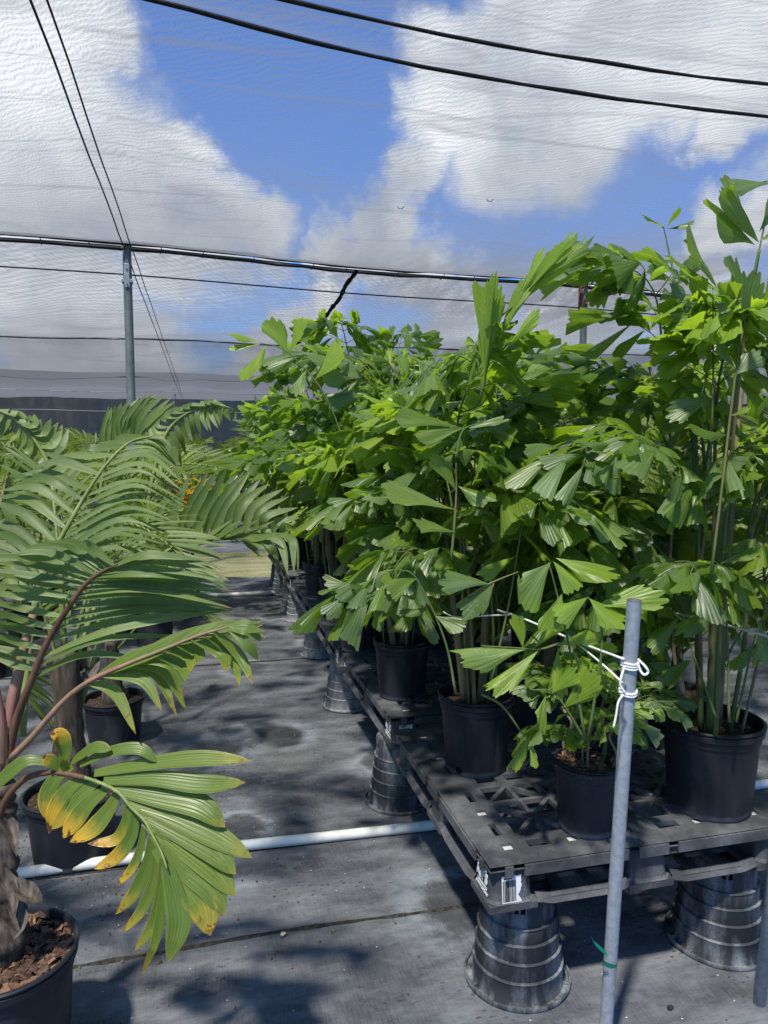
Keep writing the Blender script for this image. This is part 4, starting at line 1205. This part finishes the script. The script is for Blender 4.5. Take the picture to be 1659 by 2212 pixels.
def frond_obj(parent, leafmat, parts_fn, rach, conv, rr0, rr1, rmat, label=None):
    b = MB(); parts_fn(b)
    o = child('frond', b.mesh('frond', M[leafmat]), parent)
    if label: o['label'] = label
    child('rachis', rachis_mesh(conv, rach, rr0, rr1, rmat), o)
    return o
F1 = [(20, 2250, 1.9), (60, 2030, 1.9), (110, 1850, 1.88), (170, 1700, 1.86), (260, 1480, 1.84), (390, 1270, 1.82), (480, 1150, 1.80), (560, 1090, 1.79), (650, 1045, 1.78)]
def f1(b):
    keyed(b, F1, [(.40, (520, 1540), (1050, 1645)), (.47, (640, 1400), (1240, 1290)), (.56, (760, 1290), (1290, 1300)), (.66, (800, 1195), (1290, 1290)), (.76, (830, 1140), (1280, 1210)), (.88, (850, 1050), (1260, 1140)), (.95, (850, 985), (1240, 1020)), (1, (770, 1000), (960, 1045))],
          18, .020, rs, -.02, .02, .25, jit=8, fold=.5)
    keyed(b, F1, [(.42, (80, 1600), (-90, 1560)), (.52, (110, 1410), (-90, 1360)), (.62, (140, 1250), (-90, 1210)), (.72, (180, 1120), (-80, 1080)), (.80, (230, 1030), (-60, 1010)), (.86, (300, 960), (0, 1000)), (.93, (420, 930), (190, 912)), (.98, (530, 960), (465, 905))],
          17, .021, rs, .0, -.04, .15, tilt=-.1, fold=.5, jit=8)
frond_obj(HP, 'palm_leaf', f1, F1, r1, .0125, .003, 'rachis_brown')
F2 = [(120, 2000, 1.98), (150, 1600, 2.02), (200, 1230, 2.08), (240, 1120, 2.1), (300, 970, 2.12), (400, 790, 2.14), (500, 620, 2.16), (600, 480, 2.18), (720, 370, 2.2), (860, 335, 2.22)]
def f2(b):
    keyed(b, F2, [(.27, (60, 1000), (-150, 960)), (.40, (110, 880), (-130, 800)), (.5, (150, 740), (-60, 680)), (.58, (220, 620), (10, 610)), (.68, (290, 535), (90, 545)), (.78, (400, 460), (270, 450)), (.88, (540, 400), (460, 390)), (.97, (660, 370), (620, 385))],
          15, .030, rs, .03, .06, .1, tilt=-.5, fold=.5)
    keyed(b, F2, [(.25, (560, 960), (900, 1000)), (.40, (640, 820), (960, 890)), (.52, (700, 690), (1010, 780)), (.64, (750, 580), (1035, 700)), (.76, (800, 450), (1020, 590)), (.88, (850, 370), (990, 500)), (1, (900, 345), (960, 460))],
          20, .019, rs, .0, -.03, .1, tilt=.35, fold=.5, jit=8)
frond_obj(HP, 'palm_leaf', f2, F2, r1, .011, .0025, 'rachis_green')
F3 = [(60, 2120, 1.9), (180, 2000, 1.88), (300, 1860, 1.85), (400, 1760, 1.83), (520, 1680, 1.80), (700, 1600, 1.78), (900, 1520, 1.76), (1100, 1440, 1.74), (1260, 1395, 1.72)]
def f3(b):
    keyed(b, F3, [(.50, (760, 1550), (1200, 1420)), (.62, (950, 1470), (1300, 1365)), (.75, (1100, 1430), (1420, 1358)), (.88, (1260, 1395), (1462, 1415)), (1, (1370, 1395), (1458, 1460))], 9, .036, rs, 0, -.02, .45, jit=12, cols=4)
    keyed(b, F3, [(.48, (640, 1760), (740, 1980)), (.52, (770, 1690), (880, 1900)), (.60, (900, 1640), (1050, 1900)), (.70, (980, 1610), (1010, 1740)), (.80, (1090, 1530), (1080, 1600)), (.86, (1230, 1530), (1270, 1660)), (.94, (1330, 1560), (1375, 1735)), (1, (1370, 1480), (1455, 1590))], 12, .031, rs, 0, -.03, .5, jit=14, cols=4)
frond_obj(HP, 'palm_leaf_light', f3, F3, r1, .0095, .002, 'petiole_red')
F4 = [(0, 640, 1.88), (40, 540, 1.86), (120, 450, 1.84), (200, 412, 1.82), (320, 402, 1.80), (470, 430, 1.78), (640, 500, 1.75), (720, 590, 1.73), (800, 670, 1.71), (850, 760, 1.69), (900, 860, 1.67), (925, 940, 1.66)]
L4 = [  # base, middle points, tip (all measured), width px, age
    ([(390, 345), (520, 262), (615, 276)], 62, .1), ([(440, 360), (600, 285), (770, 268), (862, 342)], 66, .05), ([(520, 405), (850, 345), (1120, 320), (1385, 336)], 88, .45),
    ([(570, 445), (850, 432), (1120, 462), (1357, 456)], 100, .35), ([(630, 490), (860, 530), (1100, 580), (1246, 705)], 128, .3), ([(700, 555), (920, 630), (1170, 740), (1396, 874)], 118, .4),
    ([(770, 625), (960, 710), (1180, 830), (1304, 965)], 122, .3), ([(800, 665), (990, 790), (1180, 930), (1300, 1085)], 128, .3), ([(850, 735), (1000, 900), (1160, 1030), (1243, 1192)], 128, .25),
    ([(870, 810), (1010, 990), (1120, 1130), (1163, 1305)], 150, .75), ([(920, 910), (965, 1080), (990, 1240), (930, 1452)], 118, .15),
    ([(400, 365), (310, 430), (255, 540), (264, 672)], 84, .8), ([(470, 430), (380, 490), (310, 590), (270, 740)], 92, 1.0), ([(540, 450), (450, 520), (370, 620), (286, 715)], 92, .8),
    ([(590, 490), (490, 570), (410, 670), (348, 765)], 98, 1.0), ([(650, 520), (590, 620), (510, 710), (385, 786)], 96, 1.0), ([(700, 560), (700, 660), (640, 770), (485, 795)], 62, 1.0),
    ([(745, 610), (730, 740), (650, 860), (520, 935)], 74, 1.0), ([(800, 680), (775, 820), (730, 930), (645, 1028)], 46, .9), ([(840, 740), (815, 900), (745, 1060), (638, 1186)], 66, .7),
    ([(868, 810), (850, 980), (790, 1150), (680, 1286)], 56, .6), ([(895, 880), (888, 1060), (845, 1240), (745, 1387)], 58, .5), ([(915, 920), (895, 1110), (865, 1310), (788, 1520)], 48, .5),
    ([(260, 345), (150, 335), (50, 400), (-60, 520)], 72, .3), ([(330, 360), (356, 290), (335, 200), (275, 185)], 84, 1.0), ([(330, 380), (290, 345), (240, 310)], 70, .9), ([(380, 400), (360, 370), (345, 330)], 46, .4)]
def f4(b):
    for pts, w, ag in L4:
        d0 = 1.80 - .13 * min(1, max(0, (pts[0][1] - 400) / 520)); n = len(pts)
        q = [r2(x, y, d0 - .05 * (i / (n - 1)) * (1 if pts[-1][0] > 900 else .4)) for i, (x, y) in enumerate(pts)]
        ribbon(b, q, w * .3906 / 1600 * 1.75 * 1.08, rs, ag, 8, 16, rs.uniform(-.1, .1), .18, .55, 2.6, waist=.42)
F4o = frond_obj(HP, 'palm_leaf_yellow', f4, F4[4:], r2, .0048, .002, 'rachis_green', 'lowest frond, yellow and brown tipped')
child('leaf_stalk', rachis_mesh(r2, F4[:6], .009, .006, 'rachis_brown'), F4o)
F9 = [(0, 2150, 1.95), (-60, 1600, 2.1), (-70, 1200, 2.3), (-40, 900, 2.35), (20, 640, 2.4), (40, 560, 2.4)]
def f9(b):
    keyed(b, F9, [(.35, (60, 1150), (90, 1300)), (.6, (60, 950), (70, 1100)), (.8, (50, 760), (60, 940)), (1, (60, 600), (50, 800))], 9, .030, rs, 0, 0, .2, tilt=.4)
frond_obj(HP, 'palm_leaf', f9, F9, r1, .010, .003, 'petiole_red')

# second and third palms of the nearest row, with measured fronds
def row_palm(px, py, r, h, th, tr, label, seed, nf, sc, el, lean=0):
    p = at(px, py, 0)
    o = palm_plant((p.x, p.y, 0), label, seed, PALM, nf, r, h, th, tr, sc, group='palms standing in the left hand rows', el=el)
    return o
P2 = row_palm(160, 1845, .182, .27, .62, .052, 'palm with thick fibrous trunk in black pot behind the near white pipe', 21, 4, .8, (40, 70))
P3 = row_palm(248, 1598, .165, .25, .36, .04, 'palm in black pot, second pot behind the near white pipe on the left', 22, 5, .85, (35, 70))
P4 = row_palm(335, 1392, .165, .26, .36, .04, 'palm in black pot, third pot behind the near white pipe on the left', 23, 7, .9, (30, 72))
for (q0, q1, q2, w) in (((330, 1560), (300, 1640), (350, 1700), .07), ((470, 1500), (500, 1620), (440, 1730), .08), ((380, 1480), (420, 1600), (470, 1640), .06), ((400, 1690), (380, 1780), (430, 1850), .09)):
    b = MB(); ribbon(b, [r1(*q0, 3.02), r1(*q1, 2.97), r1(*q2, 2.94)], w, rs, 0, 4, 10, .3, .6, .3, 1.2)
    child('dry_sheath', b.mesh('dry_sheath', M['fibre_trunk']), P2)
F5 = [(420, 1900, 3.0), (600, 1350, 3.0), (800, 1080, 2.95), (900, 990, 2.9), (1000, 945, 2.88), (1200, 895, 2.84), (1400, 880, 2.8), (1570, 878, 2.78)]
def f5(b):
    keyed(b, F5, [(.40, (800, 850), (830, 640)), (.46, (900, 800), (960, 620)), (.50, (990, 760), (1095, 520)), (.57, (1080, 740), (1195, 530)), (.64, (1180, 720), (1310, 505)), (.73, (1290, 720), (1432, 560)), (.83, (1400, 720), (1560, 622)), (.92, (1490, 790), (1650, 745)), (1, (1580, 840), (1659, 862))],
          15, .038, rs, .0, .05, .1, tilt=.3, jit=10, fold=.6)
    keyed(b, F5, [(.46, (1080, 930), (1290, 785)), (.56, (1180, 900), (1355, 822)), (.66, (1350, 880), (1530, 785)), (.74, (1400, 880), (1580, 850)), (.82, (1480, 950), (1500, 1080)), (.9, (1560, 930), (1600, 1080)), (1, (1630, 920), (1660, 1090))], 12, .032, rs, -.06, -.1, .2, tilt=-.3, fold=.6)
frond_obj(P2, 'palm_leaf', f5, F5, r1, .013, .003, 'rachis_green')
F6 = [(470, 1500, 3.4), (520, 900, 3.5), (570, 560, 3.5), (600, 430, 3.5), (700, 360, 3.5), (780, 330, 3.5)]
def f6(b):
    keyed(b, F6, [(.5, (570, 350), (600, 190)), (.62, (620, 280), (650, 165)), (.75, (680, 240), (790, 115)), (.88, (770, 210), (895, 100)), (1, (850, 250), (965, 150))], 12, .040, rs, 0, .02, .05, tilt=.2, jit=6, fold=.6)
frond_obj(P3, 'palm_leaf', f6, F6, r1, .012, .003, 'rachis_green')
F7 = [(720, 1300, 4.0), (820, 700, 4.1), (890, 400, 4.1), (960, 270, 4.1), (1080, 190, 4.1), (1200, 165, 4.1), (1280, 185, 4.1)]
def f7(b):
    keyed(b, F7, [(.38, (960, 420), (990, 560)), (.55, (1010, 320), (1040, 400)), (.7, (1090, 240), (1120, 330)), (.85, (1180, 200), (1210, 280)), (1, (1290, 200), (1300, 240))], 15, .034, rs, 0, 0, .05, tilt=-.2, jit=8, fold=.6)
    keyed(b, F7, [(.38, (840, 340), (830, 230)), (.5, (880, 260), (890, 190)), (.65, (960, 200), (1010, 180)), (.8, (1060, 160), (1110, 165)), (.95, (1180, 145), (1230, 150))], 12, .036, rs, 0, .05, .05, tilt=.2, jit=8)
frond_obj(P4, 'palm_leaf', f7, F7, r1, .014, .003, 'rachis_green')
F8 = [(350, 1500, 3.1), (330, 900, 3.2), (290, 560, 3.2), (200, 370, 3.2), (110, 270, 3.2), (20, 205, 3.2), (-60, 180, 3.2)]
def f8(b):
    keyed(b, F8, [(.42, (330, 400), (380, 300)), (.55, (250, 330), (300, 255)), (.66, (200, 280), (215, 225)), (.78, (130, 240), (120, 212)), (.9, (60, 200), (30, 190))], 10, .040, rs, 0, .03, .05, tilt=.3, jit=8)
    keyed(b, F8, [(.42, (300, 470), (230, 560)), (.55, (170, 420), (80, 470)), (.68, (90, 330), (10, 400)), (.8, (20, 270), (-40, 340)), (.92, (-30, 230), (-80, 300))], 11, .032, rs, 0, -.03, .05, tilt=-.3, jit=8)
frond_obj(P2, 'palm_leaf', f8, F8, r1, .012, .003, 'rachis_green')
# further palms on the left
LR = []
for i, y in enumerate((6.9, 7.9)): LR.append((-.55 + .1 * i, y, 'palm in black pot, number %s from the front in the row beside the aisle' % ('five', 'six')[i]))
rowY = [(-1.55, (2.35, 3.4, 4.5, 5.6, 6.8, 7.9), 'second'), (-2.6, (3.6, 4.7, 5.8, 6.9, 8.0), 'third'), (-3.7, (4.9, 6.0, 7.1, 8.2), 'fourth')]
for X, ys, w in rowY:
    for i, y in enumerate(ys):
        LR.append((X + .12 * math.sin(y * 5), y + .1 * math.sin(X * 9 + i), 'palm in black pot, %s from the front in the %s row left of the aisle' % (ORD[i], w)))
for i, (x, y, l) in enumerate(LR):
    palm_plant((x, y, 0), l, 40 + i, PALM, 8, .165, .28, .35, .042, random.Random(i).uniform(.92, 1.12), group='palms standing in the left hand rows', el=(24, 74))
far = []
rr_ = random.Random(5)
for i in range(46):
    y = 12.6 + (i // 8) * 2.3 + rr_.uniform(-.3, .3); x = -6.2 + (i % 8) * 1.02 + rr_.uniform(-.25, .25) + (.0 if (i // 8) % 2 else .45)
    if .1 < x < .9 and y < 20: x -= 1.1
    far.append((x, y))
for i, (x, y) in enumerate(far):
    palm_plant((x, y, 0), 'palm far back beyond the mossy strip, left of the fishtail palms', 90 + i, PALM if i % 3 else ARECA, 6, .17, .3, .4, .045, rr_.uniform(1.0, 1.3), group='far palms beyond the mossy strip', el=(30, 76))
# croton in the distance
p = ad(505, 1022, 7.2)
cr_ = empty('potted_croton', (-.12, 7.35, 0)); tag(cr_, 'orange yellow croton shrub among the far palms beside the aisle', 'potted shrub')
add_pot(cr_, .13, .24)
for k in range(9):
    a = k * 2.4; e = V((math.cos(a) * .16, math.sin(a) * .16, 1.15 + .16 * rr_.random()))
    link('stem', stem_mesh([(0, 0, .2), (e.x * .4, e.y * .4, .7), e], .008, .003, M['tan_stem'], 6), cr_)
    b = MB()
    for j in range(16):
        a2 = j * 2.4; b.m = 0
        blade(b, e + V((0, 0, -.02 * j)), (math.cos(a2), math.sin(a2), .5), (0, 0, 1), .15, .045, .8, rr_, 4, rr_.random())
    link('leaf_whorl', b.mesh('leaf_whorl', M['croton_leaf']), cr_)

# ------------------------------------------------------------------ fishtail palms on the pallets
def onp(px, py): q = at(px, py, PZ + PH); return (q.x, q.y, PZ + PH)
G = 'fishtail palms standing on the black pallets'
A1 = fishtail_plant(onp(1027, 1655), .137, .285, 1.42, .36, 8, 1, 'fishtail palm in the ribbed black pot at the back left of the nearest pallet', 30, (3.5, 5.7), 0, G, 28, .10, (-.03, .06), .3, thick=2, stem_r=.010, low=.28, smin=.45, smax=.85)
A2 = fishtail_plant(onp(1268, 1785), .108, .225, .34, .12, 9, 2, 'small fishtail palm in low black pot with bark chips, behind the steel stake', 0, (4.55,), 160, G, 12, .2, (0, 0), 1.0, .24, .34, .25, thick=0, stem_r=.004)
A3 = fishtail_plant(onp(1530, 1738), .158, .30, 1.7, .42, 8, 3, 'tallest fishtail palm, in the big black pot with whitish base at the right', 0, (), 0, G, 27, .04, (.10, .03), .6, .5, .8, .16, thick=1, stem_r=.010)
A4 = fishtail_plant(onp(868, 1500), .133, .275, 1.46, .34, 7, 4, 'fishtail palm in black pot on the front corner of the second pallet', 26, (3.7, 5.2), 0, G, 24, .08, (.03, .03), 1.2, thick=2, low=.62, smin=.5, smax=.85, stem_r=.010)
A5 = fishtail_plant(onp(778, 1402), .133, .28, 1.55, .42, 7, 5, 'fishtail palm in black pot, third pot along the aisle edge', 18, (4.4,), 0, G, 24, .08, (-.08, 0), 2.2, thick=2, low=.6, smax=.9)
A6 = fishtail_plant(onp(728, 1330), .12, .27, 1.2, .36, 6, 6, 'fishtail palm in black pot, fourth pot along the aisle edge', 18, (), 0, G, 18, .05, (0, 0), 3, thick=1, low=.5, smax=.9)
A7 = fishtail_plant(onp(690, 1287), .125, .27, 1.45, .42, 6, 7, 'fishtail palm in black pot, fifth pot along the aisle edge', 18, (), 0, G, 22, .05, (-.06, 0), 4, thick=1, low=.5, smax=.9)
A8 = fishtail_plant(onp(640, 1215), .17, .32, 1.35, .42, 6, 8, 'fishtail palm in wide black pot near the far end of the pallets', 0, (), 0, G, 22, .05, (-.05, 0), 5)
A9 = fishtail_plant((.93, 8.3, PZ + PH), .13, .27, 1.35, .42, 6, 9, 'fishtail palm in black pot at the far end of the pallets beside the aisle', 0, (), 0, G, 20, .05, (-.06, 0), 1)
# inner columns of pots
inn = []
for x, ys in ((1.34, (2.72, 3.42, 4.05, 4.85, 5.6, 6.35, 7.2, 8.1)), (1.70, (2.80, 3.6, 4.4, 5.2, 6.0, 6.9, 7.7, 8.5))):
    for i, y in enumerate(ys): inn.append((x, y, i))
for k, (x, y, i) in enumerate(inn):
    if x > 1.5 and i in (3,): continue
    H = {0: 1.0, 1: 1.05}.get(i, 1.18) + .1 * math.sin(k * 2.1)
    if x > 1.5: H *= (.5 if i < 2 else .66)
    nm = 'middle' if x < 1.5 else 'right side'
    fishtail_plant((x + .03 * math.sin(k * 5), y, PZ + PH), .13, .275, H, .40, 6, 30 + k, 'fishtail palm in black pot, %s from the front in the %s of the pallets' % (ORD[i], nm), 18, (), 0, G, 17 if x < 1.5 else 13, .12, (0, 0), k * 1.3, thick=1, low=.25, smax=.9)
# ground rows to the right: bushy fishtails and pale feathery palms behind them
G2 = 'feathery palms behind the fishtail palms'
k = 0
for (x, y) in [(2.55, 3.5), (2.45, 4.6), (3.1, 4.7), (3.9, 5.6), (3.0, 6.3), (4.6, 4.6), (4.9, 6.6), (3.8, 7.4), (5.6, 5.6), (6.2, 7.2), (2.9, 8.2), (5.2, 8.4), (7.0, 8.4), (4.2, 3.9)]:
    palm_plant((x, y, 0), 'feathery pale green palm on the ground behind the pallets at the right', 150 + k, ARECA, 9, .17, .3, .3, .03, 1.12, group=G2, el=(34, 80)); k += 1
for i in range(40):
    y = 12.4 + (i // 8) * 2.6 + rr_.uniform(-.4, .4); x = 1.6 + (i % 8) * (1.35 + .28 * (i // 8)) + rr_.uniform(-.3, .3)
    palm_plant((x, y, 0), 'feathery palm beyond the mossy strip, behind the fishtail palms', 180 + i, ARECA if i % 3 else PALM, 6, .17, .3, .3, .03, rr_.uniform(1.1, 1.4), group='feathery palms far behind the pallets', el=(34, 78))

# measured leaves of the fishtail palms that stand out in the photograph
def hero_fronds(root, items, mat, label=None):
    for (pts, leaves, d) in items:
        rs = random.Random(int(pts[0][0] + pts[0][1]))
        b = MB()
        b.m = 1
        if len(pts) > 1: b.tube(spline([ad(x, y, d) for x, y in pts], 14), [.0045 - .003 * i / 13 for i in range(14)], 6)
        b.m = 0
        for (x0, y0, x1, y1, wd, ag) in leaves:
            p0 = ad(x0, y0, d); p1 = ad(x1, y1, d - .03 + rs.uniform(-.03, .03)); dv = p1 - p0
            n = V((rs.gauss(0, .25), -.6, .75 + rs.gauss(0, .2)))
            fish(b, p0, dv, n, dv.length * 1.02, wd, rs, 10, ag, 5, rs.uniform(-.02, .05), rs.uniform(-.6, .6), cup=rs.uniform(-.1, .3))
        o = child('frond', b.mesh('frond', [M[mat], M['green_stem']]), root)
        if label: o['label'] = label
# low frond with pale leaflets over the small pot
hero_fronds(A1, [([(1300, 1395), (1230, 1385), (1170, 1402), (1120, 1400), (1040, 1395)], [(1140, 1402, 990, 1412, .26, 0), (1165, 1403, 1065, 1500, .22, 0), (1205, 1398, 1203, 1500, .26, 0.1), (1237, 1400, 1285, 1490, .24, 0),
              (1130, 1402, 1118, 1330, .3, 0), (1155, 1400, 1210, 1330, .3, 0), (1200, 1396, 1290, 1365, .24, 0), (1245, 1394, 1330, 1400, .3, 0)], 2.02)], 'fishtail_young', 'low frond with pale yellow green leaflets')
hero_fronds(A1, [([(1040, 1500), (1085, 1525), (1125, 1580), (1140, 1593)], [(1140, 1592, 1115, 1660, .27, .2), (1141, 1592, 1160, 1650, .24, .2)], 2.12)], 'fishtail_young', 'single thin trailing stalk with two pale leaflets')
hero_fronds(A1, [([(1035, 870), (1060, 760), (1078, 690), (1110, 660), (1150, 610)], [(1052, 800, 1085, 610, .13, 0), (1075, 740, 1135, 600, .16, 0), (1090, 700, 1180, 560, .17, 0), (1110, 665, 1250, 505, .17, 0), (1120, 650, 1215, 520, .16, 0), (1085, 760, 1160, 670, .16, 0), (1048, 840, 1062, 620, .08, 0), (1130, 640, 1262, 512, .15, 0)], 2.15)], 'fishtail_young', 'tall unopened spear leaf')
hero_fronds(A1, [([(985, 990), (1000, 930), (1040, 915)], [(1000, 925, 865, 885, .22, 0), (1002, 925, 905, 950, .24, 0), (1010, 925, 1095, 905, .24, 0)], 2.1),
                 ([(975, 1210), (985, 1080), (985, 1000)], [(985, 1060, 945, 975, .42, 0), (990, 1050, 1065, 1080, .5, 0), (980, 1100, 830, 1060, .3, 0), (985, 1150, 900, 1120, .3, 0)], 2.12),
                 ([(1010, 1290), (1060, 1260), (1120, 1235)], [(1060, 1262, 960, 1235, .35, 0), (1070, 1255, 1010, 1330, .4, 0), (1120, 1240, 1130, 1300, .42, 0)], 2.0),
                 ([(985, 1500), (960, 1380), (900, 1250), (860, 1230)], [(900, 1250, 835, 1270, .4, 0), (905, 1255, 910, 1310, .4, 0), (930, 1310, 870, 1330, .35, 0), (940, 1330, 1000, 1360, .4, 0)], 2.15)], 'fishtail_leaf')
hero_fronds(A2, [([(1265, 1600), (1230, 1400), (1200, 1270), (1185, 1215)], [(1190, 1215, 1125, 1290, .5, 0), (1195, 1212, 1250, 1270, .42, 0), (1200, 1205, 1320, 1245, .36, 0), (1215, 1280, 1190, 1360, .4, 0)], 1.96),
                 ([(1270, 1600), (1300, 1400), (1290, 1320), (1270, 1290)], [(1272, 1292, 1345, 1350, .5, 0), (1270, 1290, 1200, 1330, .4, 0), (1285, 1310, 1425, 1285, .3, 0)], 1.93),
                 ([(1265, 1600), (1200, 1500), (1150, 1490)], [(1180, 1500, 1165, 1570, .35, 0), (1190, 1500, 1240, 1440, .4, 0), (1215, 1530, 1290, 1470, .38, 0)], 1.98)], 'fishtail_young', 'broad pale leaflets over the stake')
hero_fronds(A3, [([(1535, 1250), (1560, 1050), (1590, 800), (1620, 640), (1655, 470), (1680, 380)], [(1632, 530, 1530, 440, .5, 0), (1640, 525, 1570, 390, .4, 0), (1640, 500, 1700, 400, .4, 0), (1610, 640, 1570, 560, .35, 0), (1610, 650, 1560, 640, .4, 0), (1600, 700, 1640, 600, .4, 0), (1590, 800, 1550, 720, .4, 0), (1588, 810, 1640, 760, .5, 0), (1575, 900, 1620, 880, .45, 0), (1570, 940, 1500, 930, .4, 0)], 2.0),
                 ([(1530, 1100), (1540, 850), (1540, 620)], [(1548, 625, 1440, 560, .32, 0), (1550, 622, 1490, 500, .4, 0), (1545, 680, 1440, 700, .34, 0), (1540, 760, 1420, 730, .3, 0), (1540, 780, 1600, 700, .4, 0), (1535, 860, 1440, 900, .35, 0)], 2.15),
                 ([(1500, 1100), (1490, 800), (1440, 520), (1430, 490)], [(1437, 492, 1390, 470, .4, 0), (1440, 492, 1470, 450, .4, 0), (1440, 495, 1500, 480, .4, 0), (1450, 560, 1400, 590, .4, 0), (1460, 620, 1500, 560, .4, 0), (1400, 640, 1310, 620, .36, 0), (1440, 660, 1300, 680, .3, 0)], 2.5),
                 ([(1620, 400), (1660, 390)], [(1680, 395, 1575, 385, .3, 0), (1640, 520, 1720, 480, .4, 0)], 1.95)], 'fishtail_leaf')
hero_fronds(A5, [([(760, 1000), (700, 850), (620, 760), (560, 740)], [(560, 738, 500, 722, .3, 0), (565, 742, 500, 755, .22, 0), (575, 745, 530, 815, .35, 0), (620, 762, 590, 690, .45, 0), (625, 762, 660, 690, .4, 0), (660, 800, 640, 850, .35, 0), (680, 820, 740, 750, .4, 0)], 3.1)], 'fishtail_young')
hero_fronds(A3, [([(1575, 1560), (1570, 1350), (1550, 1215)], [(1550, 1212, 1425, 1222, .2, 0), (1552, 1215, 1500, 1290, .3, .0), (1555, 1218, 1640, 1190, .28, 0), (1562, 1260, 1600, 1345, .3, 0), (1560, 1290, 1480, 1370, .28, 0)], 2.1),
                 ([(1550, 1560), (1500, 1420), (1470, 1330)], [(1470, 1330, 1400, 1400, .3, 0), (1472, 1330, 1440, 1270, .28, 0), (1480, 1350, 1540, 1330, .26, 0), (1500, 1420, 1430, 1470, .26, 0)], 2.25),
                 ([(1590, 1560), (1620, 1420), (1640, 1340)], [(1640, 1340, 1659, 1430, .3, 0), (1638, 1340, 1590, 1290, .28, 0), (1630, 1390, 1580, 1450, .26, 0), (1640, 1345, 1700, 1290, .28, 0)], 2.2)], 'fishtail_leaf')
hero_fronds(A1, [([(1060, 1480), (1100, 1300), (1130, 1120), (1150, 1060)], [(1150, 1060, 1090, 1130, .26, 0), (1150, 1058, 1215, 1120, .26, 0), (1140, 1090, 1050, 1050, .22, 0), (1125, 1150, 1190, 1210, .26, 0), (1115, 1200, 1040, 1240, .24, 0)], 2.3)], 'fishtail_young')
# thick tall stalks of the right hand palm
for k_, (pts, r_) in enumerate(([[(1530, 1590, 2.35), (1545, 1300, 2.3), (1565, 1000, 2.2), (1600, 760, 2.1), (1640, 540, 2.0)], .011], [[(1545, 1590, 2.3), (1560, 1250, 2.2), (1578, 1000, 2.1), (1610, 700, 2.0)], .009], [[(1515, 1590, 2.4), (1510, 1300, 2.4), (1500, 900, 2.45), (1450, 560, 2.5)], .009])):
    b = MB(); b.tube(spline([ad(*q) for q in pts], 20), [r_ * (1 - .6 * i / 19) for i in range(20)], 9)
    child('stem', b.mesh('stem', M['green_stem']), A3)

# ------------------------------------------------------------------ litter on the cloth
def seam(y, x0, x1, amp, seed, w=.012):
    rs = random.Random(seed); b = MB(); n = 120; vs = []
    for i in range(n + 1):
        x = x0 + (x1 - x0) * i / n; yy = y + .03 * noise.noise(V((x * 1.3, y * .7, 3))) ; ww = w * (.15 + .7 * rs.random())
        z = -.0035 + amp * (.3 + .7 * abs(noise.noise(V((x * 6, y, seed)))))
        vs += [(x, yy - ww, -.0075), (x, yy, z), (x, yy + ww, -.0035)]
    b.add(vs, [(i * 3 + c, i * 3 + 3 + c, i * 3 + 4 + c, i * 3 + 1 + c) for i in range(n) for c in (0, 1)])
    tag(link('dirt_line', b.mesh('dirt_line', M['dirt'])), 'line of dirt along a joint of the ground cloth', 'dirt', kind='stuff')
seam(2.40, -2.5, 4, .006, 1); seam(5.62, -3, 4, .007, 2, .02); seam(2.93, -1, 1, .004, 3, .02)
b = MB(); rs = random.Random(9)
for i in range(900):
    c = V((rs.uniform(-1, 2.2), rs.uniform(1.6, 4.5), -.002 if False else .0)); s = rs.uniform(.0012, .0035)
    if rs.random() < .6: c = V((rs.gauss(-.45, .35), rs.gauss(3.0, .35), 0))
    m = Matrix.Rotation(rs.uniform(0, 6), 3, 'Z')
    vs = [c + m @ V(p) * s for p in ((-1.5, -1, -1), (1.5, -1, -1), (1, 1, -1), (-1, 1, -1), (0, 0, 1))]
    b.add(vs, [(0, 1, 4), (1, 2, 4), (2, 3, 4), (3, 0, 4)], None, (rs.random(), 0))
for i in range(90):
    c = V((rs.uniform(-.8, 2.0), rs.uniform(1.5, 7.5), .001)); a = rs.uniform(0, 6.28); L = rs.uniform(.006, .022)
    d = V((math.cos(a), math.sin(a), 0)); w = V((-d.y, d.x, 0)) * L * rs.uniform(.08, .3)
    b.add([c - d * L, c + w + V((0, 0, .004)), c + d * L + V((0, 0, .003)), c - w], [(0, 1, 2), (0, 2, 3)], None, (rs.uniform(.2, 1), 0))
tag(link('bark_crumbs', b.mesh('bark_crumbs', M['bark'], False)), 'crumbs of bark and soil scattered on the ground cloth', 'crumbs', kind='stuff')
for px, py, lb in ((612, 2018, 'pale pebble in a dirt patch on the ground cloth, mid aisle'), (1448, 2177, 'dark withered scrap beside the steel stake foot')):
    p = at(px, py, 0); b = MB(); b.lathe([(0, .0), (.008, .001), (.0095, .005), (.006, .009), (0, .01)], 12, mod=lambda a, z: 1 + .25 * math.sin(a * 2 + z * 200))
    tag(link('pebble', b.mesh('pebble', M['stone' if px < 1000 else 'dirt']), None, (p.x, p.y, -.003)), lb, 'pebble')
